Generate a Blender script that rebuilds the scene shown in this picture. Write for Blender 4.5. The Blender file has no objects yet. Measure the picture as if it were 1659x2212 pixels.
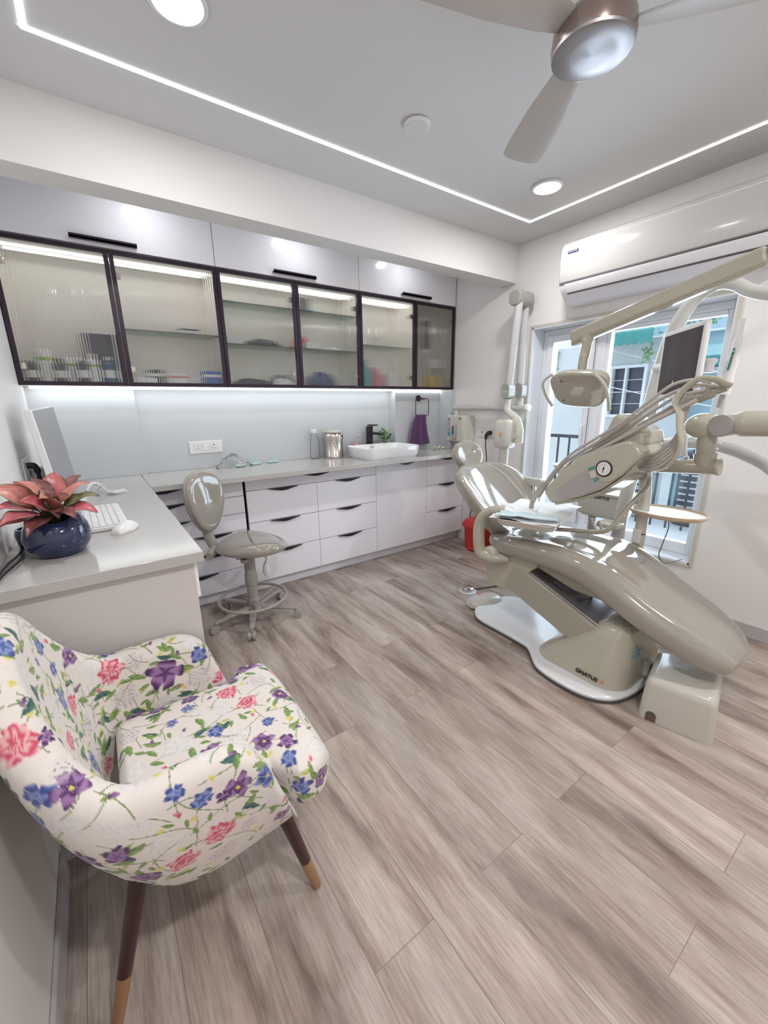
import bpy, bmesh, math, random
import numpy as np
from mathutils import Vector, Matrix
random.seed(7); np.random.seed(7)
PI = math.pi
SC = bpy.context.scene
COL = SC.collection

# ------------------------------------------------------------------ camera
FPX = 877.594
yaw, pit, rol = math.radians(35.1303), math.radians(-14.8755), math.radians(-0.8588)
fw = Vector((math.sin(yaw)*math.cos(pit), math.cos(yaw)*math.cos(pit), math.sin(pit)))
rt = Vector((math.cos(yaw), -math.sin(yaw), 0)); up = rt.cross(fw)
rt, up = rt*math.cos(rol)+up*math.sin(rol), -rt*math.sin(rol)+up*math.cos(rol)
cd = bpy.data.cameras.new('camera'); cam = bpy.data.objects.new('camera', cd); COL.objects.link(cam)
cd.sensor_fit = 'HORIZONTAL'; cd.sensor_width = 36; cd.lens = FPX*36/1659; cd.clip_start = 0.02
cam.matrix_world = Matrix(((rt.x, up.x, -fw.x, 0), (rt.y, up.y, -fw.y, 0), (rt.z, up.z, -fw.z, 1.33672), (0, 0, 0, 1)))
SC.camera = cam
# ------------------------------------------------------------------ exposure / world
SC.view_settings.view_transform = 'Standard'; SC.view_settings.look = 'None'
SC.view_settings.gamma = 1; SC.view_settings.use_curve_mapping = False
SC.view_settings.exposure = -0.38
w = bpy.data.worlds.new('world'); SC.world = w; w.use_nodes = True
wn = w.node_tree; bg = wn.nodes['Background']
bg.inputs['Color'].default_value = (0.87, 0.93, 1.0, 1); bg.inputs['Strength'].default_value = 2.7
SC.cycles.max_bounces = 12; SC.cycles.transparent_max_bounces = 16; SC.cycles.transmission_bounces = 10
SC.cycles.sample_clamp_indirect = 4; SC.cycles.caustics_refractive = True; SC.cycles.caustics_reflective = False
try:
    SC.cycles.use_denoising = True
except Exception:
    pass

def area_light(name, loc, rot, sx, sy, power, col=(1, 1, 1), shape='RECTANGLE', spread=180):
    d = bpy.data.lights.new(name, 'AREA'); d.shape = shape; d.size = sx; d.size_y = sy; d.energy = power; d.color = col
    d.spread = math.radians(spread)
    o = bpy.data.objects.new(name, d); COL.objects.link(o); o.location = loc; o.rotation_euler = rot
    return o
COOL = (0.93, 0.96, 1.0)
DL = [(0.411, 1.606), (2.30, 1.633), (0.42, -0.35), (2.30, -0.35)]       # recessed ceiling downlights; last two are unseen fill lamps added behind the camera
for i, (x, y) in enumerate(DL):
    area_light('downlight_lamp', (x, y, 2.487), (0, 0, 0), 0.13, 0.13, (10, 11, 25, 25)[i], (1.0, 0.98, 0.97), 'DISK')
SPOTS = [(0.415, 2.70), (1.33, 2.70), (2.25, 2.70)]                       # small downlights between beam and wall cabinets
for x, y in SPOTS: area_light('niche_lamp', (x, y, 2.487), (math.radians(8), 0, 0), 0.07, 0.07, 1.5, (0.93, 0.95, 1.0), 'DISK')
# light leaving the long LED profiles (under cabinet, inside cabinets)
area_light('under_cabinet_lamp', (1.32, 3.08, 1.448), (0, 0, 0), 3.1, 0.03, 1.5, (0.93, 0.98, 1))
for cxx in (0.26, 1.33, 2.16):
    area_light('cabinet_lamp', (cxx, 3.06, 2.145), (math.radians(-12), 0, 0), 0.98 if cxx < 2 else 0.5, 0.03, 1.35, (0.99, 1, 0.97))
# daylight entering at the window opening
area_light('window_daylight', (3.16, 1.47, 1.12), (0, math.radians(90), 0), 1.45, 1.15, 42, (0.84, 0.92, 1.0))

# ------------------------------------------------------------------ materials
def mat(name, col, rough=0.5, metal=0.0, coat=0.0, trans=0.0, ior=1.45, emit=0, bump=0.0, bscale=200, var=0.04, vscale=6, spec=0.5, aniso=0, alpha=1, sheen=0):
    m = bpy.data.materials.new(name); m.use_nodes = True; nt = m.node_tree; N = nt.nodes; L = nt.links
    b = N['Principled BSDF']
    c = (*col, 1) if len(col) == 3 else col
    tc = N.new('ShaderNodeTexCoord')
    nz = N.new('ShaderNodeTexNoise'); nz.inputs['Scale'].default_value = vscale; nz.inputs['Detail'].default_value = 4
    L.new(tc.outputs['Object'], nz.inputs['Vector'])
    mx = N.new('ShaderNodeMixRGB'); mx.blend_type = 'MIX'
    mx.inputs['Color1'].default_value = tuple(max(0, v*(1-var)) for v in c[:3])+(1,)
    mx.inputs['Color2'].default_value = tuple(min(1, v*(1+var)) for v in c[:3])+(1,)
    L.new(nz.outputs['Fac'], mx.inputs['Fac']); L.new(mx.outputs['Color'], b.inputs['Base Color'])
    b.inputs['Roughness'].default_value = rough; b.inputs['Metallic'].default_value = metal
    b.inputs['Coat Weight'].default_value = coat; b.inputs['Coat Roughness'].default_value = 0.04
    b.inputs['Transmission Weight'].default_value = trans; b.inputs['IOR'].default_value = ior
    b.inputs['Specular IOR Level'].default_value = spec; b.inputs['Alpha'].default_value = alpha
    b.inputs['Sheen Weight'].default_value = sheen
    if aniso: b.inputs['Anisotropic'].default_value = aniso
    if emit:
        b.inputs['Emission Color'].default_value = c; b.inputs['Emission Strength'].default_value = emit
    if bump:
        n2 = N.new('ShaderNodeTexNoise'); n2.inputs['Scale'].default_value = bscale; n2.inputs['Detail'].default_value = 3
        L.new(tc.outputs['Object'], n2.inputs['Vector'])
        bp = N.new('ShaderNodeBump'); bp.inputs['Strength'].default_value = bump; bp.inputs['Distance'].default_value = 0.002
        L.new(n2.outputs['Fac'], bp.inputs['Height']); L.new(bp.outputs['Normal'], b.inputs['Normal'])
    return m
M = {}
M['wall'] = mat('wall_paint', (0.84, 0.815, 0.80), 0.55, bump=0.08, bscale=60, var=0.015)
M['ceil'] = mat('ceiling_paint', (0.68, 0.675, 0.675), 0.6, bump=0.03, bscale=60, var=0.01)
M['gloss_white'] = mat('gloss_laminate', (0.90, 0.88, 0.93), 0.10, var=0.008)
M['flap_white'] = mat('satin_laminate', (0.88, 0.87, 0.90), 0.16, var=0.008)
M['carcass'] = mat('carcass_board', (0.80, 0.76, 0.70), 0.5, var=0.02)
M['quartz'] = mat('quartz_top', (0.50, 0.485, 0.465), 0.13, var=0.03, vscale=300)
M['tile'] = mat('backsplash_tile', (0.58, 0.605, 0.63), 0.10, var=0.01)
M['black_frame'] = mat('dark_aluminium', (0.035, 0.022, 0.035), 0.35, metal=0.4)
M['black'] = mat('black_plastic', (0.012, 0.011, 0.014), 0.35)
M['dark_gap'] = mat('dark_gap', (0.10, 0.06, 0.07), 0.6)
M['led'] = mat('led_diffuser', (0.93, 0.97, 1.0), 0.5, emit=7, var=0)
M['led_soft'] = mat('led_diffuser_soft', (0.93, 0.98, 0.98), 0.5, emit=3.5, var=0)
M['downlight'] = mat('downlight_diffuser', (0.95, 0.97, 1.0), 0.5, emit=7, var=0)
M['plastic'] = mat('white_plastic', (0.80, 0.80, 0.80), 0.3, var=0.01)
M['grey_plastic'] = mat('grey_plastic', (0.40, 0.37, 0.36), 0.4, var=0.02)
M['stool_grey'] = mat('stool_grey_plastic', (0.40, 0.37, 0.345), 0.42, var=0.03)
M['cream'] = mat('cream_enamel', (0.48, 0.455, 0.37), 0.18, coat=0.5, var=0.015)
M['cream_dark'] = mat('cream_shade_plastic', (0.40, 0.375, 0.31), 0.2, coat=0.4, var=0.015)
M['cream_white'] = mat('cream_white_enamel', (0.58, 0.56, 0.50), 0.2, coat=0.4, var=0.015)
M['vinyl'] = mat('taupe_vinyl', (0.335, 0.310, 0.265), 0.10, coat=1.0, var=0.03, bump=0.05, bscale=12)
M['white_enamel'] = mat('white_enamel', (0.80, 0.81, 0.83), 0.22, coat=0.3, var=0.01)
M['steel'] = mat('polished_steel', (0.66, 0.61, 0.57), 0.20, metal=1.0, var=0.03)
M['arm_metal'] = mat('arm_grey_paint', (0.56, 0.56, 0.56), 0.25, coat=0.3, var=0.01)
M['dark_metal'] = mat('dark_steel_sheet', (0.30, 0.28, 0.28), 0.30, metal=0.6, var=0.1)
M['rubber'] = mat('grey_rubber', (0.10, 0.095, 0.09), 0.6)
M['hose'] = mat('grey_hose', (0.46, 0.43, 0.39), 0.35, var=0.02)
M['ceramic'] = mat('white_ceramic', (0.85, 0.85, 0.86), 0.08, coat=0.5, var=0.005)
M['purple'] = mat('purple_towel', (0.095, 0.035, 0.12), 0.95, bump=0.6, bscale=350, var=0.15, sheen=0.4)
M['red'] = mat('red_bin_plastic', (0.62, 0.05, 0.045), 0.35)
M['yellow'] = mat('yellow_plastic', (0.75, 0.50, 0.05), 0.4)
M['upvc'] = mat('white_upvc', (0.80, 0.82, 0.86), 0.25, var=0.005)
M['marble'] = mat('pale_marble_reveal', (0.78, 0.81, 0.85), 0.10, var=0.03, vscale=3)
M['edge_stone'] = mat('beige_stone_edge', (0.60, 0.57, 0.50), 0.4)
M['screen'] = mat('dark_screen', (0.035, 0.022, 0.025), 0.12)
M['desk_panel'] = mat('desk_side_laminate', (0.62, 0.59, 0.565), 0.35, var=0.02)
M['bb'] = mat('grey_skirting', (0.52, 0.50, 0.51), 0.4)

def glassmat(name, tint, gloss=0.08, rough=0.0, ior=1.3):
    m = bpy.data.materials.new(name); m.use_nodes = True; nt = m.node_tree; N = nt.nodes; L = nt.links
    for n in list(N):
        if n.type != 'OUTPUT_MATERIAL': N.remove(n)
    out = N['Material Output']
    t = N.new('ShaderNodeBsdfTransparent'); t.inputs[0].default_value = (*tint, 1)
    g = N.new('ShaderNodeBsdfGlossy'); g.inputs['Roughness'].default_value = rough
    fr = N.new('ShaderNodeFresnel'); fr.inputs[0].default_value = ior
    ad = N.new('ShaderNodeMath'); ad.operation = 'MULTIPLY_ADD'; ad.inputs[1].default_value = 0.9; ad.inputs[2].default_value = gloss
    mx = N.new('ShaderNodeMixShader')
    L.new(fr.outputs[0], ad.inputs[0]); L.new(ad.outputs[0], mx.inputs[0]); L.new(t.outputs[0], mx.inputs[1]); L.new(g.outputs[0], mx.inputs[2])
    L.new(mx.outputs[0], out.inputs[0]); return m
M['pane'] = glassmat('clear_window_glass', (0.93, 0.97, 1.0), 0.01)
M['shelf_glass'] = glassmat('green_shelf_glass', (0.90, 0.96, 0.94), 0.0)
M['clear_plastic'] = glassmat('clear_pet_plastic', (0.985, 0.985, 0.99), 0.02, 0.05, 1.12)
M['film'] = glassmat('clear_film', (0.996, 0.996, 0.998), 0.05, 0.25, 1.10)
M['reeded'] = mat('reeded_glass', (0.98, 0.98, 0.97), 0.07, trans=1.0, ior=1.42, var=0)

def wood_floor():
    m = bpy.data.materials.new('vinyl_plank_floor'); m.use_nodes = True; nt = m.node_tree; N = nt.nodes; L = nt.links
    b = N['Principled BSDF']; tc = N.new('ShaderNodeTexCoord')
    sep = N.new('ShaderNodeSeparateXYZ'); L.new(tc.outputs['Object'], sep.inputs[0])
    cmb = N.new('ShaderNodeCombineXYZ')
    a1 = N.new('ShaderNodeMath'); a1.operation = 'ADD'; a1.inputs[1].default_value = 3.585-0.0; L.new(sep.outputs['Y'], a1.inputs[0])
    a2 = N.new('ShaderNodeMath'); a2.operation = 'ADD'; a2.inputs[1].default_value = 3.165; L.new(sep.outputs['X'], a2.inputs[0])
    L.new(a1.outputs[0], cmb.inputs[0]); L.new(a2.outputs[0], cmb.inputs[1])
    bk = N.new('ShaderNodeTexBrick'); bk.offset = 0.37; bk.offset_frequency = 2; bk.squash = 1
    bk.inputs['Scale'].default_value = 1; bk.inputs['Brick Width'].default_value = 1.12; bk.inputs['Row Height'].default_value = 0.1903
    bk.inputs['Mortar Size'].default_value = 0.0011; bk.inputs['Mortar Smooth'].default_value = 0.3
    bk.inputs['Color1'].default_value = (0, 0, 0, 1); bk.inputs['Color2'].default_value = (1, 1, 1, 1)
    bk.inputs['Bias'].default_value = 0.0
    L.new(cmb.outputs[0], bk.inputs['Vector'])
    # per-plank offset so the grain breaks at each joint
    off = N.new('ShaderNodeVectorMath'); off.operation = 'MULTIPLY_ADD'
    L.new(bk.outputs['Color'], off.inputs[0]); off.inputs[1].default_value = (7.3, 3.1, 0); L.new(tc.outputs['Object'], off.inputs[2])
    mp = N.new('ShaderNodeMapping'); mp.inputs['Scale'].default_value = (9, 1.3, 1); L.new(off.outputs[0], mp.inputs['Vector'])
    n1 = N.new('ShaderNodeTexNoise'); n1.inputs['Scale'].default_value = 1.0; n1.inputs['Detail'].default_value = 5; n1.inputs['Roughness'].default_value = 0.55
    n1.inputs['Distortion'].default_value = 0.6
    L.new(mp.outputs[0], n1.inputs['Vector'])
    mp2 = N.new('ShaderNodeMapping'); mp2.inputs['Scale'].default_value = (150, 9, 1); L.new(off.outputs[0], mp2.inputs['Vector'])
    n2 = N.new('ShaderNodeTexNoise'); n2.inputs['Scale'].default_value = 1; n2.inputs['Detail'].default_value = 5; n2.inputs['Roughness'].default_value = 0.7
    L.new(mp2.outputs[0], n2.inputs['Vector'])
    mp3 = N.new('ShaderNodeMapping'); mp3.inputs['Scale'].default_value = (4.5, 1.1, 1); L.new(off.outputs[0], mp3.inputs['Vector'])
    wv = N.new('ShaderNodeTexNoise'); wv.inputs['Scale'].default_value = 1; wv.inputs['Detail'].default_value = 2; L.new(mp3.outputs[0], wv.inputs['Vector'])
    ring = N.new('ShaderNodeMath'); ring.operation = 'MULTIPLY'; ring.inputs[1].default_value = 34; L.new(wv.outputs['Fac'], ring.inputs[0])
    sn = N.new('ShaderNodeMath'); sn.operation = 'SINE'; L.new(ring.outputs[0], sn.inputs[0])
    cr = N.new('ShaderNodeValToRGB'); e = cr.color_ramp.elements
    e[0].position = 0.30; e[0].color = (0.190, 0.137, 0.111, 1); e[1].position = 0.66; e[1].color = (0.525, 0.455, 0.402, 1)
    k = e.new(0.46); k.color = (0.385, 0.307, 0.263, 1)
    L.new(n1.outputs['Fac'], cr.inputs[0])
    mx = N.new('ShaderNodeMixRGB'); mx.blend_type = 'OVERLAY'; mx.inputs[0].default_value = 0.62
    L.new(cr.outputs[0], mx.inputs[1]); L.new(n2.outputs['Fac'], mx.inputs[2])
    mr = N.new('ShaderNodeMapRange'); mr.inputs[1].default_value = -1; mr.inputs[2].default_value = 1; mr.inputs[3].default_value = 0.44; mr.inputs[4].default_value = 0.56
    L.new(sn.outputs[0], mr.inputs[0])
    mxr = N.new('ShaderNodeMixRGB'); mxr.blend_type = 'OVERLAY'; mxr.inputs[0].default_value = 0.55
    L.new(mx.outputs[0], mxr.inputs[1]); L.new(mr.outputs[0], mxr.inputs[2])
    # plank tone
    tone = N.new('ShaderNodeMapRange'); tone.inputs[3].default_value = 0.86; tone.inputs[4].default_value = 1.12; L.new(bk.outputs['Color'], tone.inputs[0])
    mt = N.new('ShaderNodeMixRGB'); mt.blend_type = 'MULTIPLY'; mt.inputs[0].default_value = 1
    L.new(mxr.outputs[0], mt.inputs[1]); L.new(tone.outputs[0], mt.inputs[2])
    mj = N.new('ShaderNodeMixRGB'); mj.blend_type = 'MIX'; mj.inputs[2].default_value = (0.19, 0.13, 0.105, 1)
    fm = N.new('ShaderNodeMath'); fm.operation = 'MULTIPLY'; fm.inputs[1].default_value = 0.65; L.new(bk.outputs['Fac'], fm.inputs[0])
    L.new(fm.outputs[0], mj.inputs[0]); L.new(mt.outputs[0], mj.inputs[1])
    L.new(mj.outputs[0], b.inputs['Base Color'])
    b.inputs['Roughness'].default_value = 0.36
    bp = N.new('ShaderNodeBump'); bp.inputs['Strength'].default_value = 0.12; bp.inputs['Distance'].default_value = 0.002
    L.new(n2.outputs['Fac'], bp.inputs['Height']); L.new(bp.outputs['Normal'], b.inputs['Normal'])
    return m
M['floor'] = wood_floor()

# ------------------------------------------------------------------ mesh helpers
def frame_axes(d):
    d = d.normalized(); a = Vector((0, 0, 1)) if abs(d.z) < 0.95 else Vector((1, 0, 0))
    u = d.cross(a).normalized(); v = d.cross(u).normalized(); return u, v
def spline(pts, n=8, vals=None):
    """Catmull-Rom through pts; returns denser points (and values)"""
    P_ = [Vector(p) for p in pts]; out = []; vo = []
    for i in range(len(P_)-1):
        p0 = P_[max(i-1, 0)]; p1 = P_[i]; p2 = P_[i+1]; p3 = P_[min(i+2, len(P_)-1)]
        for k in range(n):
            t = k/n
            out.append(0.5*((2*p1)+(-p0+p2)*t+(2*p0-5*p1+4*p2-p3)*t*t+(-p0+3*p1-3*p2+p3)*t**3))
            if vals is not None: vo.append(vals[i]*(1-t)+vals[i+1]*t)
    out.append(P_[-1])
    if vals is not None: vo.append(vals[-1]); return out, vo
    return out
def interp(xs, ys, x):
    return float(np.interp(x, xs, ys))
class MB:
    def __init__(s): s.bm = bmesh.new()
    def box(s, x0, x1, y0, y1, z0, z1, mtx=None):
        vs = [s.bm.verts.new(Vector(p) if mtx is None else mtx @ Vector(p)) for p in
              ((x0, y0, z0), (x1, y0, z0), (x1, y1, z0), (x0, y1, z0), (x0, y0, z1), (x1, y0, z1), (x1, y1, z1), (x0, y1, z1))]
        for f in ((0, 3, 2, 1), (4, 5, 6, 7), (0, 1, 5, 4), (1, 2, 6, 5), (2, 3, 7, 6), (3, 0, 4, 7)):
            s.bm.faces.new([vs[i] for i in f])
        return s
    def loft(s, rings, cap=True, close=True, loop=False):
        R_ = [[s.bm.verts.new(Vector(p)) for p in r] for r in rings]; n = len(R_[0])
        m = len(R_)
        for i in range(m if loop else m-1):
            A, B = R_[i], R_[(i+1) % m]
            for j in range(n if close else n-1):
                k = (j+1) % n
                s.bm.faces.new((A[j], A[k], B[k], B[j]))
        if cap and not loop:
            s.bm.faces.new(list(reversed(R_[0]))); s.bm.faces.new(R_[-1])
        return s
    def tube(s, pts, r, seg=12, flat=1.0, cap=True, loop=False, upv=None):
        P_ = [Vector(p) for p in pts]; n = len(P_)
        rr = r if isinstance(r, (list, tuple)) else [r]*n
        rings = []; u = None
        for i in range(n):
            if loop: d = P_[(i+1) % n]-P_[i-1]
            else: d = P_[min(i+1, n-1)]-P_[max(i-1, 0)]
            if d.length < 1e-9: d = Vector((0, 0, 1))
            d.normalize()
            if upv is not None:
                u = d.cross(Vector(upv)).normalized(); v = u.cross(d).normalized()
            else:
                if u is None: u, v = frame_axes(d)
                else:
                    u = (u-d*u.dot(d)).normalized(); v = d.cross(u)
            rings.append([P_[i]+u*math.cos(2*PI*k/seg)*rr[i]+v*math.sin(2*PI*k/seg)*rr[i]*flat for k in range(seg)])
        return s.loft(rings, cap and not loop, True, loop)
    def cyl(s, p0, p1, r0, r1=None, seg=24):
        return s.tube([p0, p1], [r0, r0 if r1 is None else r1], seg)
    def lathe(s, prof, c, axis=(0, 0, 1), seg=32, sx=1, sy=1):
        d = Vector(axis).normalized()
        if abs(d.z) > 0.99: u, v = Vector((1, 0, 0)), Vector((0, 1, 0))
        else: u, v = frame_axes(d)
        c = Vector(c)
        rings = [[c+d*h+u*math.cos(2*PI*k/seg)*r*sx+v*math.sin(2*PI*k/seg)*r*sy for k in range(seg)] for r, h in prof]
        return s.loft(rings, True)
    def prism(s, poly, ax, a0, a1):
        def mk(p, a):
            return {'x': (a, p[0], p[1]), 'y': (p[0], a, p[1]), 'z': (p[0], p[1], a)}[ax]
        return s.loft([[mk(p, a0) for p in poly], [mk(p, a1) for p in poly]])
    def ball(s, c, r, sx=1, sy=1, sz=1, seg=16):
        rings = []
        for i in range(1, seg//2):
            t = PI*i/(seg//2)
            rings.append([(c[0]+r*sx*math.sin(t)*math.cos(2*PI*k/seg), c[1]+r*sy*math.sin(t)*math.sin(2*PI*k/seg), c[2]-r*sz*math.cos(t)) for k in range(seg)])
        return s.loft(rings)
    def build(s, name, m, parent=None, bevel=0, sub=0, ang=38, segs=2):
        bmesh.ops.recalc_face_normals(s.bm, faces=s.bm.faces)
        if parent is not None:
            o0 = parent.matrix_world_loc if False else Vector(parent['_o'])
        else:
            lo = [min(v.co[i] for v in s.bm.verts) for i in range(3)]; hi = [max(v.co[i] for v in s.bm.verts) for i in range(3)]
            o0 = Vector(((lo[0]+hi[0])/2, (lo[1]+hi[1])/2, lo[2]))
        for v in s.bm.verts: v.co -= o0
        for f in s.bm.faces: f.smooth = True
        for e in s.bm.edges:
            if len(e.link_faces) == 2 and e.calc_face_angle(0) > math.radians(ang): e.smooth = False
        me = bpy.data.meshes.new(name); s.bm.to_mesh(me); s.bm.free()
        o = bpy.data.objects.new(name, me); COL.objects.link(o)
        if isinstance(m, str): m = M[m]
        me.materials.append(m)
        o['_o'] = tuple(o0)
        if parent is None: o.location = o0
        else: o.parent = parent
        if bevel:
            b = o.modifiers.new('bevel', 'BEVEL'); b.width = bevel; b.segments = segs; b.limit_method = 'ANGLE'; b.angle_limit = math.radians(30)
            b.harden_normals = False
        if sub:
            b = o.modifiers.new('sub', 'SUBSURF'); b.levels = sub; b.render_levels = sub
        return o
def thing(name, label, cat, loc, group=None):
    o = bpy.data.objects.new(name, None); COL.objects.link(o); o.location = loc; o.empty_display_size = 0.05
    o['_o'] = tuple(loc); o['label'] = label; o['category'] = cat
    if group: o['group'] = group
    return o
def tag(o, label, cat, group=None):
    o['label'] = label; o['category'] = cat
    if group: o['group'] = group
    return o
def struct(o): o['kind'] = 'structure'; return o
def bx(x0, x1, y0, y1, z0, z1): return MB().box(x0, x1, y0, y1, z0, z1)
def copy_tree(o, dloc, label, group=None):
    c = o.copy(); COL.objects.link(c); c.location = Vector(o.location)+Vector(dloc); c['label'] = label
    if group: c['group'] = group
    for ch in [q for q in bpy.data.objects if q.parent == o]:
        d = ch.copy(); COL.objects.link(d); d.parent = c
        for g in [q for q in bpy.data.objects if q.parent == ch]:
            h = g.copy(); COL.objects.link(h); h.parent = d
    return c
def text_mesh(body, size, name, m, parent, origin, xdir, ydir, depth=0.0006, bold=0.0, align='LEFT'):
    cu = bpy.data.curves.new('t', 'FONT'); cu.body = body; cu.size = size; cu.extrude = depth; cu.offset = bold; cu.align_x = align
    t = bpy.data.objects.new('t', cu); COL.objects.link(t); bpy.context.view_layer.update()
    me = bpy.data.meshes.new_from_object(t.evaluated_get(bpy.context.evaluated_depsgraph_get()))
    bpy.data.objects.remove(t); bpy.data.curves.remove(cu)
    X = Vector(xdir).normalized(); Y = Vector(ydir).normalized(); Z = X.cross(Y)
    mt = Matrix(((X.x, Y.x, Z.x, origin[0]), (X.y, Y.y, Z.y, origin[1]), (X.z, Y.z, Z.z, origin[2]), (0, 0, 0, 1)))
    me.transform(mt)
    if parent is not None: me.transform(Matrix.Translation(-Vector(parent['_o'])))
    o = bpy.data.objects.new(name, me); COL.objects.link(o); me.materials.clear(); me.materials.append(M[m] if isinstance(m, str) else m)
    if parent is not None: o.parent = parent; o['_o'] = parent['_o']
    return o

# ------------------------------------------------------------------ dimensions
XL, XR, YB, YF, H = -0.273, 2.918, 3.181, -1.6, 2.501
ZC = 0.903
# ================================================================== ROOM SHELL
struct(bx(XL-0.1, XR+0.3, YF-0.1, YB+0.1, -0.08, 0).build('floor', 'floor'))
# ceiling with a grooved rectangle for the LED profile
struct(bx(XL-0.1, XR+0.3, YF-0.1, YB+0.1, H, H+0.1).build('ceiling', 'ceil'))
struct(bx(XL-0.1, XR+0.3, YB, YB+0.1, 0, H).build('wall_back', 'wall'))
struct(bx(XL-0.12, XL, YF, YB, 0, H).build('wall_left', 'wall'))
struct(bx(XL-0.1, XR+0.3, YF-0.1, YF, 0, H).build('wall_front', 'wall'))
WY0, WY1, WZ0, WZ1, WX = 0.837, 2.109, 0.335, 1.887, 3.13
wr = MB(); wr.box(XR, XR+0.24, YF, WY0, 0, H); wr.box(XR, XR+0.24, WY1, YB, 0, H); wr.box(XR, XR+0.24, WY0, WY1, 0, WZ0); wr.box(XR, XR+0.24, WY0, WY1, WZ1, H)
struct(wr.build('wall_right', 'wall'))
struct(bx(XL, XR, 2.289, 2.438, 2.24, H).build('trim_1', 'wall'))                  # boxed beam in front of the cabinets
# grey skirtings
struct(bx(XR-0.012, XR, YF, 2.7, 0, 0.083).build('baseboard_right', 'bb', bevel=0.003))
struct(bx(XL, XL+0.012, YF, 1.29, 0, 0.085).build('baseboard_left', 'bb', bevel=0.003))
struct(bx(XL, XR, YF, YF+0.012, 0, 0.085).build('baseboard_front', 'bb', bevel=0.003))
# backsplash panels
struct(bx(0.262, 2.305, YB-0.012, YB, ZC, 1.46).build('trim_2', 'tile', bevel=0.001))
struct(bx(XL, 0.262, YB-0.040, YB, ZC, 1.46).build('trim_3', 'tile', bevel=0.001))
struct(bx(2.305, 2.86, 3.075, YB, ZC, 1.46).build('trim_4', 'tile', bevel=0.001))
struct(bx(2.86, XR, 2.92, YB, ZC, 1.46).build('trim_5', 'tile', bevel=0.001))
# window reveal lining (glossy stone) and thin beige edge
rv = MB()
t = 0.012
rv.box(XR-0.004, WX, WY1-t, WY1, WZ0, WZ1); rv.box(XR-0.004, WX, WY0, WY0+t, WZ0, WZ1)
rv.box(XR-0.004, WX, WY0, WY1, WZ0, WZ0+t); rv.box(XR-0.004, WX, WY0, WY1, WZ1-t, WZ1)
struct(rv.build('trim_6', 'marble'))
ed = MB(); e = 0.016
ed.box(XR-0.007, XR-0.0005, WY1-0.002, WY1+e, WZ0-e, WZ1+e); ed.box(XR-0.007, XR-0.0005, WY0-e, WY0+0.002, WZ0-e, WZ1+e)
ed.box(XR-0.007, XR-0.0005, WY0, WY1, WZ1-0.002, WZ1+e); ed.box(XR-0.007, XR-0.0005, WY0, WY1, WZ0-e, WZ0+0.002)
struct(ed.build('trim_7', 'edge_stone'))

# ---- window: frame, narrow opening sash (left), wide fixed sash
win = thing('window_1', '', '', (WX-0.04, 1.47, WZ0+t)); del win['label']; del win['category']; win['kind'] = 'structure'
fx0, fx1 = WX-0.07, WX
def rect_frame(mb, y0, y1, z0, z1, wd, x0, x1):
    mb.box(x0, x1, y0, y0+wd, z0, z1); mb.box(x0, x1, y1-wd, y1, z0, z1)
    mb.box(x0, x1, y0+wd, y1-wd, z0, z0+wd); mb.box(x0, x1, y0+wd, y1-wd, z1-wd, z1); return mb
ya, yb, za, zb = WY0+t, WY1-t, WZ0+t, WZ1-t
rect_frame(MB(), ya, yb, za, zb, 0.045, fx0, fx1).build('frame', 'upvc', win, bevel=0.004)
MULL = 1.63
bx(fx0, fx1, MULL-0.03, MULL+0.03, za+0.045, zb-0.045).build('mullion', 'upvc', win, bevel=0.004)
sl = rect_frame(MB(), MULL+0.03, yb-0.045, za+0.045, zb-0.045, 0.05, fx0-0.018, fx1-0.01).build('sash', 'upvc', win, bevel=0.006)
bx(fx0+0.02, fx0+0.026, MULL+0.075, yb-0.09, za+0.09, zb-0.09).build('pane', 'pane', sl)
hd = MB(); hd.box(fx0-0.034, fx0-0.018, MULL+0.045, MULL+0.068, 1.10, 1.17); hd.tube([(fx0-0.034, MULL+0.056, 1.155), (fx0-0.055, MULL+0.056, 1.155), (fx0-0.058, MULL+0.056, 1.03)], 0.009, 10)
hd.build('handle', 'plastic', sl, bevel=0.002)
bx(fx0-0.020, fx0-0.0185, MULL+0.0285, MULL+0.0325, za+0.05, zb-0.05).build('seal', 'dark_gap', sl)
sr = rect_frame(MB(), ya+0.045, MULL-0.03, za+0.045, zb-0.045, 0.028, fx0+0.006, fx1-0.01).build('sash', 'upvc', win, bevel=0.004)
bx(fx0+0.02, fx0+0.026, ya+0.072, MULL-0.057, za+0.072, zb-0.072).build('pane', 'pane', sr)
ls = bx(WX-0.069, WX-0.001, ya+0.045, yb-0.045, za+0.0450, za+0.05).build('seal', 'upvc', win)

# ================================================================== EXTERIOR
EX = {}
M['facade'] = mat('grey_facade', (0.55, 0.57, 0.57), 0.8, var=0.08, vscale=1.5)
M['facade_blue'] = mat('blue_facade', (0.36, 0.52, 0.60), 0.8, var=0.08, vscale=2)
M['facade_white'] = mat('white_facade', (0.75, 0.78, 0.80), 0.8, var=0.04)
M['awning'] = mat('green_awning', (0.06, 0.28, 0.26), 0.6, var=0.35, vscale=8)
M['awning_top'] = mat('pale_green_sheet', (0.35, 0.58, 0.60), 0.6, var=0.2, vscale=8)
M['ext_dark'] = mat('dark_window_glass', (0.07, 0.075, 0.10), 0.3)
M['leaf_ext'] = mat('ivy_leaf', (0.16, 0.30, 0.14), 0.6, var=0.3, vscale=30)
M['rail'] = mat('black_railing', (0.04, 0.045, 0.06), 0.4)
M['ext_floor'] = mat('balcony_tile', (0.78, 0.80, 0.82), 0.5)
M['ac_grey'] = mat('condenser_grey', (0.55, 0.57, 0.58), 0.5)
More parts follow.
